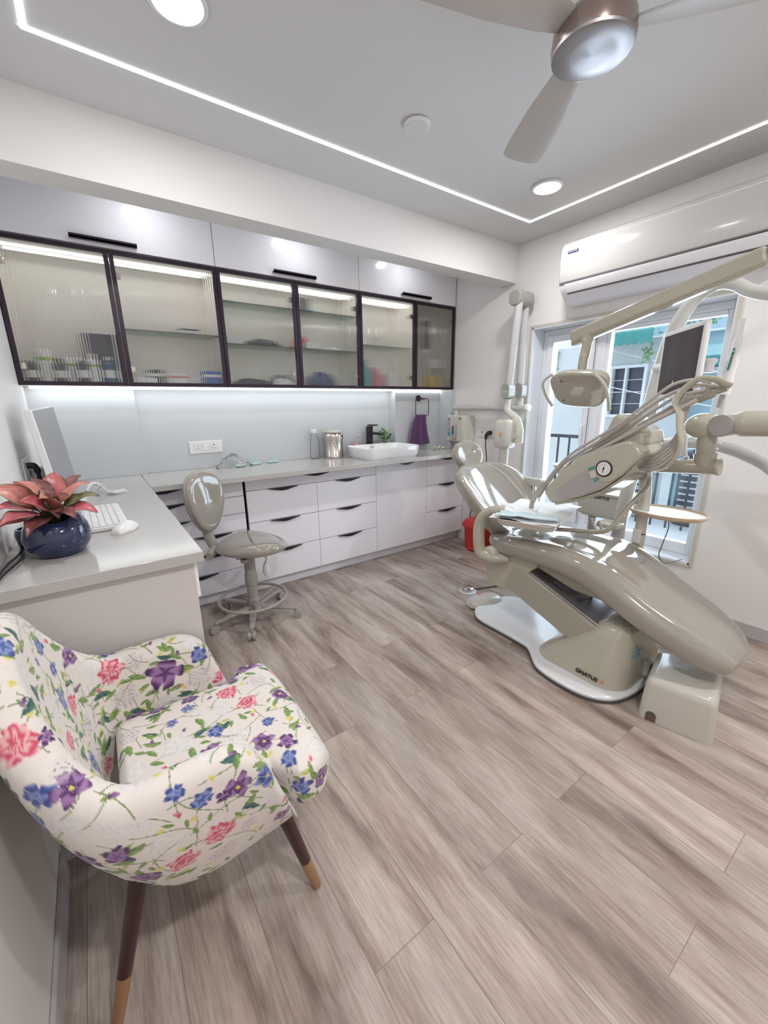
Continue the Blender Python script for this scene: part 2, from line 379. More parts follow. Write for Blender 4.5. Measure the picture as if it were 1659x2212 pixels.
# neighbour's house: wall, window with sashes
hs = thing('neighbour_house', 'grey rendered house seen through the window, with a white-framed dark window', 'building', (5.3, 2.2, -0.6))
hw = MB(); hw.box(5.05, 5.6, 1.93, 2.16, -0.6, 1.98); hw.box(5.05, 5.6, 2.52, 4.2, -0.6, 1.98); hw.box(5.05, 5.6, 2.16, 2.52, 1.70, 1.98); hw.box(5.05, 5.6, 2.16, 2.52, -0.6, 1.16)
hw.box(5.3, 5.6, 2.16, 2.52, 1.1, 1.8)
hw.build('wall', 'facade', hs)
wf = rect_frame(MB(), 2.14, 2.54, 1.15, 1.72, 0.03, 5.02, 5.10); wf.box(5.03, 5.09, 2.355, 2.375, 1.16, 1.7)
wfo = wf.build('window_frame', 'facade_white', hs)
bx(5.095, 5.11, 2.17, 2.51, 1.18, 1.69).build('pane', 'ext_dark', wfo)
gm = MB()
for k in range(3): gm.cyl((5.07, 2.18, 1.30+0.13*k), (5.07, 2.50, 1.30+0.13*k), 0.004, seg=6)
gm.build('grille_bar', 'facade_white', wfo)
gl = bx(5.015, 5.05, 1.95, 2.10, 1.18, 1.66).build('shutter', 'facade_white', hs)
# far side: blue building with ledge
bb = thing('blue_house', 'pale blue building at the right side of the window view', 'building', (6.0, 1.6, -0.6))
bx(5.8, 6.4, -0.6, 2.6, -0.6, 3.6).build('wall', 'facade_blue', bb)
lm = MB(); lm.box(5.70, 5.8, 0.2, 2.45, 1.62, 1.68); lm.box(5.72, 5.8, 0.2, 2.45, 2.06, 2.08); lm.build('ledge', 'facade_white', bb)
aw2 = thing('small_awning', 'small green-edged awning on the blue building', 'awning', (5.65, 1.7, 1.78))
MB().prism([(5.45, 1.74), (5.80, 1.90), (5.80, 1.94), (5.44, 1.79)], 'y', 0.9, 2.12).build('sheet', 'awning_top', aw2)
vm = MB(); vm.box(5.44, 5.455, 0.9, 2.12, 1.68, 1.78); vm.build('valance', 'awning', aw2)
# green awning on the grey house
aw = thing('green_awning', 'dark green scalloped awning above the dark window outside', 'awning', (4.9, 2.3, 1.95))
rings = []
for i in range(25):
    y = 2.0+i*0.60/24
    rings.append([(5.06, y, 2.16), (4.82, y, 2.08), (4.70, y, 2.02), (4.70, y, 1.90-0.012*math.sin(i*2.2)), (4.71, y, 1.90-0.012*math.sin(i*2.2)), (4.71, y, 2.01), (4.83, y, 2.07), (5.06, y, 2.15)])
MB().loft(rings).build('canopy', 'awning', aw)
MB().prism([(4.70, 2.02), (5.06, 2.10), (5.06, 2.13), (4.70, 2.06)], 'y', 1.80, 2.0).build('side_sheet', 'awning_top', aw)
# cables
for (a, b_, lab) in (((4.95, 2.62, 1.92), (4.8, 1.2, 1.52), 'thin pale cable sloping across the view outside, upper one'), ((4.95, 2.60, 1.52), (4.7, 1.1, 1.22), 'thin pale cable sloping across the view outside, lower one')):
    tag(MB().tube(spline([a, tuple((a[i]+b_[i])/2-(0.02 if i == 2 else 0) for i in range(3)), b_], 6), 0.005, 6).build('overhead_cable', 'facade_white'), lab, 'cable')
# ivy strands: each strand a hanging plant
def ivy(name, x, y, z0, z1, n, spread, label):
    mb = MB(); rng = random.Random(int(y*1000+z0*77))
    st = []
    k = max(3, int(n/16))
    for s_ in range(k):
        yy = y+rng.uniform(-spread, spread); zz0 = z0-rng.random()*0.05; zz1 = z1+(z0-z1)*rng.random()*0.6
        pts = [(x+rng.uniform(-.02, .02), yy+0.02*math.sin(q*1.7+s_), zz0+(zz1-zz0)*q/7) for q in range(8)]
        mb.tube(pts, 0.0025, 5); st.append(pts)
    for i in range(n):
        p = rng.choice(st); q = rng.choice(p); c = Vector(q)+Vector((rng.uniform(-.03, .01), rng.uniform(-.03, .03), rng.uniform(-.03, .03)))
        a = rng.uniform(0, 2*PI); r = rng.uniform(.012, .026)
        u = Vector((rng.uniform(-.5, .5), math.cos(a), math.sin(a))).normalized(); v = u.cross(Vector((1, rng.uniform(-.4, .4), 0))).normalized()
        vs = [mb.bm.verts.new(c+w_) for w_ in (-u*r, v*r*.55, u*r, -v*r*.55)]
        mb.bm.faces.new(vs)
    return tag(mb.build(name, 'leaf_ext'), label, 'plant')
ivy('hanging_ivy', 5.025, 3.41, 1.975, 1.29, 170, 0.17, 'ivy hanging in the narrow left window light')
ivy('hanging_ivy', 4.9, 2.62, 2.0, 0.85, 90, 0.05, 'thin ivy strand down the left edge of the big pane')
ivy('hanging_ivy', 4.85, 2.06, 1.90, 1.66, 40, 0.04, 'short ivy tuft hanging right of the green awning')
ivy('hanging_ivy', 5.2, 2.15, 2.40, 1.99, 300, 0.5, 'leafy growth on top of the house above the awning')
pk = bx(5.6, 6.2, 2.6, 5.5, -0.6, 2.6).build('pale_house', 'facade_white'); tag(pk, 'white building wall behind the narrow left sash', 'building')
# balcony floor + parapet ledge + railing
tag(bx(3.16, 4.6, -0.4, 3.6, 0.20, 0.26).build('balcony_slab', 'ext_floor'), 'pale tiled balcony floor outside the window', 'balcony')
rl = thing('balcony_railing', 'black metal railing of upright bars outside the window', 'railing', (3.95, 1.6, 0.26))
bx(3.93, 3.97, -0.3, 3.4, 0.98, 1.01).build('top_rail', 'rail', rl)
bx(3.94, 3.96, -0.3, 3.4, 0.36, 0.385).build('bottom_rail', 'rail', rl)
for k in range(30):
    y = -0.2+k*0.12
    MB().box(3.943, 3.957, y-0.007, y+0.007, 0.26, 0.98).build('baluster', 'rail', rl)
acu = thing('condenser_unit', 'grey air conditioner condenser behind the balcony railing', 'air conditioner', (4.25, 1.75, 0.26))
bx(4.1, 4.45, 1.62, 2.12, 0.27, 0.80).build('housing', 'ac_grey', acu, bevel=0.01)
fg = MB()
for k in range(7): fg.box(4.085, 4.098, 1.66, 2.08, 0.33+k*0.06, 0.345+k*0.06)
fg.build('grille', 'rail', acu)
acd = thing('dark_condenser', 'dark slatted condenser outside at the lower right of the window', 'air conditioner', (4.25, 1.2, 0.26))
bx(4.1, 4.4, 1.02, 1.38, 0.27, 0.90).build('housing', 'ext_dark', acd, bevel=0.01)
fg = MB()
for k in range(10): fg.box(4.085, 4.099, 1.05, 1.35, 0.32+k*0.055, 0.335+k*0.055)
fg.build('grille', 'ac_grey', acd)

# ================================================================== CEILING FIXTURES
led = MB(); lw = 0.0065
x0, x1, y0, y1 = 0.028, 2.617, YF+0.35, 1.975
z0, z1 = H-0.004, H-0.0005
for (a, b_, c, d) in ((x0-lw, x1+lw, y1-lw, y1+lw), (x0-lw, x1+lw, y0-lw, y0+lw), (x0-lw, x0+lw, y0, y1), (x1-lw, x1+lw, y0, y1)): led.box(a, b_, c, d, z0, z1)
tag(led.build('led_profile', 'led'), 'glowing white LED line running as a rectangle in the ceiling', 'light')
LBL = ['large bright round downlight at the top left of the photo, inside the LED line', 'round downlight glowing near the LED corner beyond the fan', 'unseen fill downlight added on the ceiling behind the camera, left', 'unseen fill downlight added on the ceiling behind the camera, right']
for i, (x, y) in enumerate(DL):
    d = thing('downlight', LBL[i], 'light', (x, y, H-0.012), 'round ceiling downlights')
    MB().lathe([(0.083, 0.0115), (0.085, 0.004), (0.078, 0.0), (0.072, 0.0), (0.071, 0.0115)], (x, y, H-0.012), seg=40).build('rim', 'plastic', d)
    MB().lathe([(0.070, 0.0105), (0.070, 0.003), (0.060, 0.0015)], (x, y, H-0.012), seg=40).build('diffuser', 'downlight', d)
sp = thing('ceiling_speaker_cover', 'round off-white ceiling disc to the left of the fan', 'ceiling disc', (1.354, 1.634, H-0.014))
MB().lathe([(0.054, 0.0135), (0.058, 0.008), (0.055, 0.001), (0.050, 0.0)], (1.354, 1.634, H-0.014), seg=40).build('rim', 'plastic', sp)
MB().lathe([(0.047, 0.0), (0.046, -0.002), (0.006, -0.003)], (1.354, 1.634, H-0.014), seg=40).build('cover', 'ceil', sp)
for i, (x, y) in enumerate(SPOTS):
    d = thing('small_downlight', ['small downlight in the slot behind the beam, above the leftmost flap cabinet', 'small downlight in the slot behind the beam, above the middle flap cabinet', 'small downlight in the slot behind the beam, nearest the right wall'][i], 'light', (x, y, H-0.010), 'small downlights behind the beam')
    MB().lathe([(0.043, 0.0095), (0.044, 0.003), (0.040, 0.0), (0.037, 0.0), (0.037, 0.0095)], (x, y, H-0.010), seg=32).build('rim', 'plastic', d)
    MB().lathe([(0.036, 0.009), (0.036, 0.003), (0.030, 0.002)], (x, y, H-0.010), seg=32).build('diffuser', 'downlight', d)
# fan
FX, FY, FZ = 1.215, 0.76, 2.205
M['brushed'] = mat('brushed_steel', (0.42, 0.41, 0.43), 0.36, metal=1.0, aniso=0.7, var=0.06)
M['fan_body'] = mat('fan_brown_metal', (0.42, 0.34, 0.31), 0.22, metal=0.9, var=0.04)
M['fan_blade'] = mat('fan_blade_paint', (0.52, 0.50, 0.48), 0.35, var=0.03)
fan = thing('ceiling_fan', 'brushed steel three-blade ceiling fan hanging from the ceiling', 'fan', (FX, FY, FZ))
MB().lathe([(0.010, 0.295), (0.052, 0.29), (0.050, 0.25), (0.02, 0.235)], (FX, FY, FZ), seg=32).build('canopy', 'fan_body', fan)
MB().lathe([(0.013, 0.26), (0.013, 0.14)], (FX, FY, FZ), seg=20).build('rod', 'fan_body', fan)
MB().lathe([(0.020, 0.165), (0.034, 0.15), (0.040, 0.095), (0.078, 0.075), (0.098, 0.055), (0.101, 0.022), (0.098, 0.006)], (FX, FY, FZ), seg=48).build('motor_housing', 'fan_body', fan)
MB().lathe([(0.099, 0.008), (0.098, 0.002), (0.094, 0.0), (0.05, -0.0015), (0.002, -0.003)], (FX, FY, FZ), seg=64).build('bottom_cap', 'brushed', fan)
base_a = math.atan2(1.22-FY, 1.53-FX)
for k in range(3):
    a = base_a+(0, 1.95, -1.92)[k]; ca, sa = math.cos(a), math.sin(a)
    rings = []
    for i, (r, wd) in enumerate([(0.085, 0.030), (0.16, 0.045), (0.30, 0.062), (0.48, 0.072), (0.55, 0.070), (0.565, 0.055)]):
        tw = math.radians(12)
        ring = []
        for j in range(12):
            t_ = 2*PI*j/12; u = math.cos(t_)*wd; v = math.sin(t_)*0.004
            uu = u*math.cos(tw)-v*math.sin(tw); vv = u*math.sin(tw)+v*math.cos(tw)
            ring.append((FX+ca*r-sa*uu, FY+sa*r+ca*uu, FZ+0.045+vv))
        rings.append(ring)
    MB().loft(rings).build('blade', 'fan_blade', fan)

# ================================================================== AIR CONDITIONER (on right wall above window)
M['ac_white'] = mat('ac_white_plastic', (0.57, 0.555, 0.54), 0.16, coat=0.4, var=0.005)
M['ac_dark'] = mat('ac_outlet_shadow', (0.10, 0.09, 0.10), 0.6)
M['blue_badge'] = mat('blue_badge', (0.02, 0.03, 0.16), 0.4)
AY0, AY1 = 0.62, 1.79
ac = thing('wall_air_conditioner', 'white split air conditioner mounted above the window', 'air conditioner', (XR, 1.2, 2.0))
prof = [(XR-0.001, 2.36), (XR-0.14, 2.352), (XR-0.178, 2.335), (XR-0.197, 2.30), (XR-0.203, 2.24), (XR-0.203, 2.14), (XR-0.192, 2.095), (XR-0.05, 2.095), (XR-0.001, 2.095)]
MB().prism(prof, 'y', AY0, AY1).build('front_panel', 'ac_white', ac, bevel=0.010, segs=3)
prof2 = [(XR-0.001, 2.093), (XR-0.193, 2.093), (XR-0.188, 2.075), (XR-0.165, 2.045), (XR-0.10, 1.985), (XR-0.06, 1.975), (XR-0.001, 1.975)]
MB().prism(prof2, 'y', AY0+0.004, AY1-0.004).build('lower_body', 'gloss_white', ac, bevel=0.004)
MB().prism([(XR-0.1985, 2.0885), (XR-0.1935, 2.073), (XR-0.166, 2.038), (XR-0.160, 2.044), (XR-0.185, 2.08)], 'y', AY0+0.06, AY1-0.045).build('louver', 'flap_white', ac, bevel=.001)
bx(XR-0.200, XR-0.17, AY0+0.01, AY1-0.008, 2.0905, 2.0965).build('panel_gap', 'ac_dark', ac)
MB().prism([(XR-0.1665, 2.0385), (XR-0.1655, 2.0345), (XR-0.158, 2.0300), (XR-0.150, 2.035)], 'y', AY0+0.06, AY1-0.05).build('outlet_slot', 'ac_dark', ac)
bx(XR-0.2045, XR-0.199, AY1-0.125, AY1-0.055, 2.262, 2.277).build('badge', 'blue_badge', ac)
text_mesh('BLUE STAR', 0.0125, 'lettering', 'plastic', ac, (XR-0.2052, AY1-0.060, 2.2655), (0, -1, 0), (0, 0, 1))

# ================================================================== UPPER CABINETS
YC = 2.941
seams = [XL+0.002, 0.231, 0.801, 1.334, 1.866, 2.433, 2.908]
units = [(seams[0], seams[2]), (seams[2], seams[4]), (seams[4], seams[6])]
nm = ['left', 'middle', 'right']
for i, (a, b_) in enumerate(units):
    f = thing('flap_cabinet', f'white flap-door cabinet above the glass doors, {["leftmost with the longest-looking black handle","middle one between two seams","rightmost, at the right wall"][i]}', 'cabinet', ((a+b_)/2, 3.06, 2.187), 'white flap cabinets')
    bx(a+0.001, b_-0.001, YC+0.021, YB-0.001, 2.187, 2.495).build('body', 'carcass', f)
    dr = bx(a+0.002, b_-0.002, YC, YC+0.019, 2.189, 2.492).build('flap_door', 'flap_white', f, bevel=0.001)
    hx = [(0.067, 0.377), (1.174, 1.49), (2.273, 2.589)][i]
    hb = MB(); hb.box(hx[0], hx[1], YC-0.030, YC-0.003, 2.207, 2.216); hb.box(hx[0], hx[1], YC-0.030, YC-0.026, 2.207, 2.226); hb.box(hx[0]+.02, hx[1]-.02, YC-0.006, YC, 2.209, 2.214)
    hb.build('handle', 'black_frame', dr)
def reeded_pane(x0, x1, z0, z1, y):
    mb = MB(); n = int((x1-x0)/0.0120)*10; top = []; bot = []
    fr, bk = [], []
    for i in range(n+1):
        x = x0+(x1-x0)*i/n; yy = y-0.0024*abs(math.sin(PI*(x-x0)/0.0120))
        fr.append((x, yy))
    poly = fr+[(x1, y+0.003), (x0, y+0.003)]
    bm = mb.bm
    A = [bm.verts.new((p[0], p[1], z0)) for p in fr]; B = [bm.verts.new((p[0], p[1], z1)) for p in fr]
    for i in range(n): bm.faces.new((A[i], A[i+1], B[i+1], B[i]))
    c0 = bm.verts.new((x0, y+.003, z0)); c1 = bm.verts.new((x1, y+.003, z0)); d0 = bm.verts.new((x0, y+.003, z1)); d1 = bm.verts.new((x1, y+.003, z1))
    bm.faces.new((c0, d0, d1, c1)); bm.faces.new((A[0], B[0], d0, c0)); bm.faces.new((A[-1], c1, d1, B[-1]))
    bm.faces.new(A+[c1, c0]); bm.faces.new(B+[d1, d0])
    return mb
SHELF = {0: [], 1: [1.78], 2: [2.0, 1.74], 3: [2.0, 1.74], 4: [1.80], 5: []}
for i, (a, b_) in enumerate(units):
    g = thing('display_cabinet', f'wall cabinet with two dark-framed reeded glass doors, {["leftmost pair holding bottles","middle pair with four glass shelves","rightmost pair next to the right wall"][i]}', 'cabinet', ((a+b_)/2, 3.06, 1.459), 'reeded glass cabinets')
    z0, z1 = 1.462, 2.182
    sh = MB(); sh.box(a, a+0.012, YC+0.021, YB-0.001, z0, z1); sh.box(b_-0.012, b_, YC+0.021, YB-0.001, z0, z1)
    sh.box(a+0.012, b_-0.012, YC+0.021, YB-0.001, z0, z0+0.016); sh.box(a+0.012, b_-0.012, YC+0.021, YB-0.001, z1-0.016, z1); sh.box(a+0.012, b_-0.012, YB-0.012, YB-0.001, z0+0.016, z1-0.016)
    if i == 0 or i == 2 or i == 1:
        m_ = seams[2*i+1]
        if i == 2: sh.box(m_-0.008, m_+0.008, YC+0.021, YB-0.012, z0+.016, z1-.016)
    sh.build('body', 'carcass', g)
    for k in (0, 1):
        da, db = seams[2*i+k], seams[2*i+k+1]
        fr = MB(); ww = 0.022
        A, B = da+0.0015, db-0.0015
        fr.box(A, A+ww, YC, YC+0.019, z0, z1); fr.box(B-ww, B, YC, YC+0.019, z0, z1); fr.box(A+ww, B-ww, YC, YC+0.019, z0, z0+ww); fr.box(A+ww, B-ww, YC, YC+0.019, z1-ww, z1)
        dd = fr.build('glass_door', 'black_frame', g, bevel=0.0015)
        reeded_pane(A+ww-0.003, B-ww+0.003, z0+ww-0.003, z1-ww+0.003, YC+0.008).build('glass_pane', 'reeded', dd)
        left_hinge = (i == 0) or (i == 1 and k == 1 and False)
        hx = A+0.03 if left_hinge else B-0.03
        for hz in (1.56, 2.06):
            hm = MB(); hm.box(hx-0.018, hx+0.018, YC+0.021, YC+0.045, hz-0.014, hz+0.014); hm.cyl((hx, YC+0.02, hz), (hx, YC+0.03, hz), 0.018, seg=16)
            hm.build('hinge', 'steel', dd, bevel=0.002)
    for k in (0, 1):
        da, db = seams[2*i+k], seams[2*i+k+1]
        for sz in SHELF[2*i+k]:
            bx(da+0.014, db-0.014, YC+0.035, YB-0.014, sz, sz+0.007).build('glass_shelf', 'shelf_glass', g)
    ls0 = a+0.02; ls1 = b_-0.02 if i < 2 else 2.42
    bx(ls0, ls1, 3.045, 3.06, z1-0.026, z1-0.017).build('interior_led', 'led_soft', g)
ul = thing('under_cabinet_light', 'long glowing LED batten under the wall cabinets', 'light', (1.3, 3.08, 1.448))
bx(XL+0.03, 2.85, 3.063, 3.098, 1.450, 1.4605).build('diffuser', 'led', ul)

# ================================================================== BASE CABINETS
YD = 2.78
M['handle_black'] = M['black']
def cup_handle(xc, z, wd=0.20):
    mb = MB()
    # long chevron grip at the drawer's top edge
    poly = [(xc-wd/2, z), (xc+wd/2, z), (xc+wd*0.12, z-0.020), (xc-wd*0.12, z-0.020)]
    return MB().prism([(xc-wd/2, z+0.001), (xc-wd*0.08, z-0.019), (xc+wd*0.08, z-0.019), (xc+wd/2, z+0.001)], 'y', YD-0.016, YD-0.0005)
def drawer(par, x0, x1, z0, z1, hx=None, hw=0.21):
    d = bx(x0+0.0015, x1-0.0015, YD, YD+0.018, z0+0.0015, z1-0.0025).build('drawer', 'gloss_white', par, bevel=0.0012)
    cup_handle(hx if hx else (x0+x1)/2, z1-0.003, hw).build('handle', 'handle_black', d, bevel=0.001)
    return d
bc_lab = ['narrow white base cabinet of six shallow drawers behind the stool', 'white drawer cabinet with one long drawer over two columns of three', 'white base cabinet with a single tall door under the basin', 'white three-drawer base cabinet at the right wall']
def base_unit(i, x0, x1):
    u = thing('base_cabinet', bc_lab[i], 'cabinet', ((x0+x1)/2, 2.97, 0.0), 'white base cabinets under the worktop')
    bx(x0+0.001, x1-0.001, YD+0.02, YB-0.003, 0.085, 0.868).build('body', 'dark_gap', u)
    bx(x0+0.001, x1-0.001, 2.845, 2.86, 0, 0.084).build('plinth', 'gloss_white', u)
    bx(x0+0.001, x1-0.001, YD-0.006, YD+0.0, 0.852, 0.868).build('top_rail', 'grey_plastic', u)
    return u
xs = [0.236, 0.795, 1.335, 1.880, 2.437, XR-0.004]
u0 = base_unit(0, xs[0], xs[1]-0.006)
zz = [0.845, 0.745, 0.625, 0.505, 0.375, 0.235, 0.09]
for k in range(6): drawer(u0, xs[0], xs[1]-0.012, zz[k+1], zz[k], (0.30 if k in (0, 1, 2) else 0.56) if k != 5 else 0.44, 0.24)
u1 = base_unit(1, xs[1]+0.004, xs[3])
drawer(u1, xs[1]+0.004, xs[3], 0.770, 0.845, 1.335, 0.24)
for c in (0, 1):
    for a, b_ in ((0.540, 0.770), (0.313, 0.540), (0.09, 0.313)): drawer(u1, xs[1+c]+(0.004 if c == 0 else 0), xs[2+c], a, b_, hw=0.23)
u2 = base_unit(2, xs[3], xs[4])
dd = bx(xs[3]+0.0015, xs[4]-0.0015, YD, YD+0.018, 0.0915, 0.8425).build('door', 'gloss_white', u2, bevel=0.0012)
cup_handle(2.20, 0.842, 0.22).build('handle', 'handle_black', dd, bevel=0.001)
u3 = base_unit(3, xs[4], xs[5])
for a, b_ in ((0.60, 0.845), (0.345, 0.60), (0.09, 0.345)): drawer(u3, xs[4], xs[5], a, b_, 2.70, 0.24)
wt = MB(); wt.box(0.226, XR-0.001, 2.606, YB-0.013, 0.870, ZC)
tag(wt.build('worktop', 'quartz', bevel=0.002), 'long grey quartz worktop along the back wall under the glass cabinets', 'worktop')
# ---- desk
dk = thing('desk', 'grey-topped white desk along the left wall, beside the flowered armchair', 'desk', (-0.02, 2.0, 0))
bx(XL+0.001, 0.2245, 1.298, YB-0.041, 0.870, ZC).build('desktop', 'quartz', dk, bevel=0.002)
bx(XL+0.001, 0.197, 1.325, 1.343, 0, 0.869).build('end_panel', 'desk_panel', dk, bevel=0.001)
bx(XL+0.001, 0.18, 1.35, 2.70, 0.745, 0.868).build('apron', 'gloss_white', dk)
dz = bx(0.182, 0.206, 1.327, 1.95, 0.745, 0.864).build('drawer', 'gloss_white', dk, bevel=0.001)
bx(0.182, 0.206, 1.955, 2.60, 0.745, 0.864).build('drawer', 'gloss_white', dk, bevel=0.001)
# ================================================================== CABINET CONTENTS
def bottle(x, y, z, r, h, m, capm, label, neck=0.4, group='bottles in the left glass cabinet'):
    t_ = thing('bottle', label, 'bottle', (x, y, z), group)
    MB().lathe([(r*0.94, 0), (r, h*0.03), (r, h*0.70), (r*0.85, h*0.78), (r*neck, h*0.84), (r*neck, h*0.88)], (x, y, z), seg=24).build('body', m, t_)
    MB().lathe([(r*neck*1.15, h*0.87), (r*neck*1.15, h*0.99), (r*neck*1.0, h)], (x, y, z), seg=20).build('cap', capm, t_)
    return t_
M['b_dark'] = mat('dark_grey_plastic', (0.10, 0.10, 0.13), 0.3); M['b_blue'] = mat('navy_label', (0.05, 0.12, 0.22), 0.4)
M['b_green'] = mat('lime_label', (0.35, 0.55, 0.12), 0.4); M['card_blue'] = mat('blue_card', (0.05, 0.13, 0.40), 0.5)
M['card_white'] = mat('white_card', (0.80, 0.80, 0.80), 0.6); M['teal'] = mat('teal_cloth', (0.10, 0.42, 0.40), 0.8); M['pink'] = mat('pink_cloth', (0.62, 0.22, 0.26), 0.8)
M['dark_kit'] = mat('charcoal_case', (0.06, 0.055, 0.06), 0.5); M['navy'] = mat('navy_cloth', (0.04, 0.05, 0.14), 0.8)
ZS = 1.479
B_ = [(-0.215, 3.03, .028, .13, 'b_dark', 'plastic', 'dark bottle at the far left of the cabinet floor'),
      (-0.150, 3.05, .034, .215, 'plastic', 'plastic', 'tall white bottle with a lime band, left cabinet'),
      (-0.085, 3.02, .027, .13, 'b_dark', 'b_dark', 'short dark bottle with white label, left cabinet'),
      (-0.03, 3.06, .030, .17, 'plastic', 'plastic', 'white bottle between two dark ones, left cabinet'),
      (0.02, 3.01, .026, .14, 'b_dark', 'plastic', 'dark bottle right of the white one, left cabinet'),
      (0.075, 3.04, .031, .165, 'plastic', 'plastic', 'white bottle with yellow-green label near the door frame'),
      (0.15, 3.03, .034, .15, 'b_blue', 'plastic', 'navy blue bottle with white cap by the first door frame')]
for (x, y, r, h, m, cm, lab) in B_:
    bt = bottle(x, y, ZS, r, h, m, cm, lab)
    dk_ = m in ('b_dark', 'b_blue'); lb = MB().lathe([(r*1.01, h*(.20 if dk_ else .55)), (r*1.01, h*(.50 if dk_ else .63))], (x, y, ZS), seg=24); lb.build('label', 'card_white' if m in ('b_dark', 'b_blue') else 'b_green', bt)
def box_item(name, x, y, z, w, d, h, m, label, group='boxes in the glass cabinets', lid=None):
    t_ = thing(name, label, 'box', (x, y, z), group)
    bx(x-w/2, x+w/2, y-d/2, y+d/2, z, z+h).build('carton', m, t_, bevel=0.002)
    if lid: bx(x-w/2-0.0005, x+w/2+.0005, y-d/2-0.0008, y+d/2, z+h*0.55, z+h*0.75).build('label_band', lid, t_)
    return t_
box_item('dark_carton', 0.13, 3.10, ZS+0.0, 0.15, 0.08, 0.28, 'b_dark', 'large dark grey carton behind the bottles in the left cabinet')
box_item('small_box', 0.33, 3.02, ZS, 0.12, 0.08, 0.035, 'card_white', 'flat white box at the bottom left of the second door')
box_item('small_box', 0.40, 3.08, ZS, 0.07, 0.05, 0.09, 'dark_kit', 'small dark box with white top behind the second door', lid='card_white')
box_item('small_box', 0.52, 3.05, ZS, 0.11, 0.07, 0.07, 'card_white', 'white box with red print behind the second door', lid='pink')
box_item('small_box', 0.63, 3.08, ZS, 0.09, 0.06, 0.05, 'card_white', 'pale low box beside the blue box')
box_item('blue_box', 0.725, 3.02, ZS, 0.10, 0.08, 0.085, 'card_blue', 'blue carton with white lettering strip behind the second door', lid='card_white')
box_item('small_box', 0.62, 3.05, 1.788, 0.11, 0.08, 0.04, 'card_white', 'white and dark item on the shelf behind the second door', lid='dark_kit')
box_item('small_box', 0.90, 3.05, 1.748, 0.12, 0.08, 0.05, 'card_white', 'white tray on the lower shelf behind the third door')
box_item('small_box', 0.86, 3.05, 2.008, 0.10, 0.08, 0.012, 'card_white', 'flat white packet on the upper shelf behind the third door')
def lump(name, x, y, z, sx, sy, sz, m, label, cat, group, seed):
    rng = random.Random(seed); mb = MB(); rings = []
    for i in range(1, 10):
        t_ = PI*i/20*2/2; t_ = (PI/2)*i/9.5
        rings.append([(x+sx*math.cos(t_)*math.cos(2*PI*k/24)*(1+.12*math.sin(3*k*2*PI/24+seed)), y+sy*math.cos(t_)*math.sin(2*PI*k/24), z+sz*math.sin(t_)*(1+.15*math.sin(k*.9+i+seed))) for k in range(24)])
    rings.insert(0, [(x+sx*math.cos(2*PI*k/24)*(1+.12*math.sin(3*k*2*PI/24+seed)), y+sy*math.sin(2*PI*k/24), z) for k in range(24)])
    return tag(mb.loft(rings).build(name, m), label, cat, group)
G = 'soft packs in the glass cabinets'
lump('instrument_case', 1.10, 3.05, 1.748, .14, .05, .045, 'dark_kit', 'long black case on the lower shelf behind the third door', 'case', G, 1)
lump('instrument_case', 0.99, 3.04, ZS, .15, .05, .045, 'dark_kit', 'dark case on the floor of the third door section, left', 'case', G, 2)
lump('white_pack', 1.225, 3.02, ZS, .075, .04, .05, 'card_white', 'pale striped pack on the floor behind the third door', 'pack', G, 3)
lump('dark_pouch', 1.27, 3.12, ZS, .08, .04, .08, 'dark_kit', 'dark pouch behind the pale pack, third door', 'pouch', G, 4)
lump('red_bowl', 1.42, 3.07, 1.748, .055, .05, .085, 'red', 'red round item on the shelf behind the fourth door', 'bowl', G, 5)
box_item('lettered_box', 1.47, 3.0, 1.748, 0.12, 0.06, 0.045, 'card_white', 'white box with small lettering in front of the red item')
box_item('grey_box', 1.44, 3.08, 2.008, 0.10, 0.07, 0.10, 'grey_plastic', 'grey box on the top shelf behind the fourth door')
lump('teal_pack', 1.50, 3.05, 2.008, .05, .04, .025, 'teal', 'small teal pack on the top shelf behind the fourth door', 'pack', G, 6)
lump('white_pack', 1.68, 3.06, 1.748, .09, .05, .03, 'card_white', 'white pack on the lower shelf behind the fourth door', 'pack', G, 7)
lump('blue_cloth', 1.56, 3.06, ZS, .13, .06, .10, 'navy', 'navy blue folded cloth on the floor behind the fourth door', 'cloth', G, 8)
lump('white_pack', 1.95, 3.06, 1.808, .07, .05, .035, 'card_white', 'white pack on the shelf behind the fifth door, left', 'pack', G, 9)
lump('plastic_pack', 2.12, 3.06, 1.808, .07, .05, .075, 'film', 'crumpled clear pack on the shelf behind the fifth door', 'pack', G, 10)
lump('teal_cloth', 1.96, 3.05, ZS, .07, .06, .20, 'teal', 'teal green pile behind the fifth door', 'cloth', G, 11)
lump('pink_cloth', 2.09, 3.05, ZS, .07, .06, .15, 'pink', 'pink pile next to the teal one behind the fifth door', 'cloth', G, 12)
box_item('small_box', 2.24, 3.04, ZS, 0.13, 0.09, 0.11, 'card_white', 'white box at the right behind the fifth door')
pf = thing('water_purifier', 'white oblong device with a black face seen behind the last glass door', 'device', (2.62, 3.08, 1.70))
cap = lambda x, z0, z1, r, n=16: [(x+r*math.cos(PI*k/n), z1-r+r*math.sin(PI*k/n)) for k in range(n+1)]+[(x-r*math.cos(PI*k/n), z0+r-r*math.sin(PI*k/n)) for k in range(n+1)]
MB().prism(cap(2.62, 1.78, 2.09, 0.070), 'y', 3.02, 3.168).build('case', 'plastic', pf, bevel=0.008)
MB().prism(cap(2.62, 1.81, 2.06, 0.042), 'y', 3.008, 3.021).build('face', 'dark_kit', pf, bevel=0.003)
box_item('small_box', 2.80, 3.08, 1.66, 0.12, 0.08, 0.08, 'card_white', 'white box on the right behind the last glass door')
box_item('yellow_box', 2.78, 3.08, ZS+0.0, 0.10, 0.08, 0.11, 'yellow', 'yellow item at the lower right behind the last glass door')

# ================================================================== ON THE WORKTOP
ZT = ZC
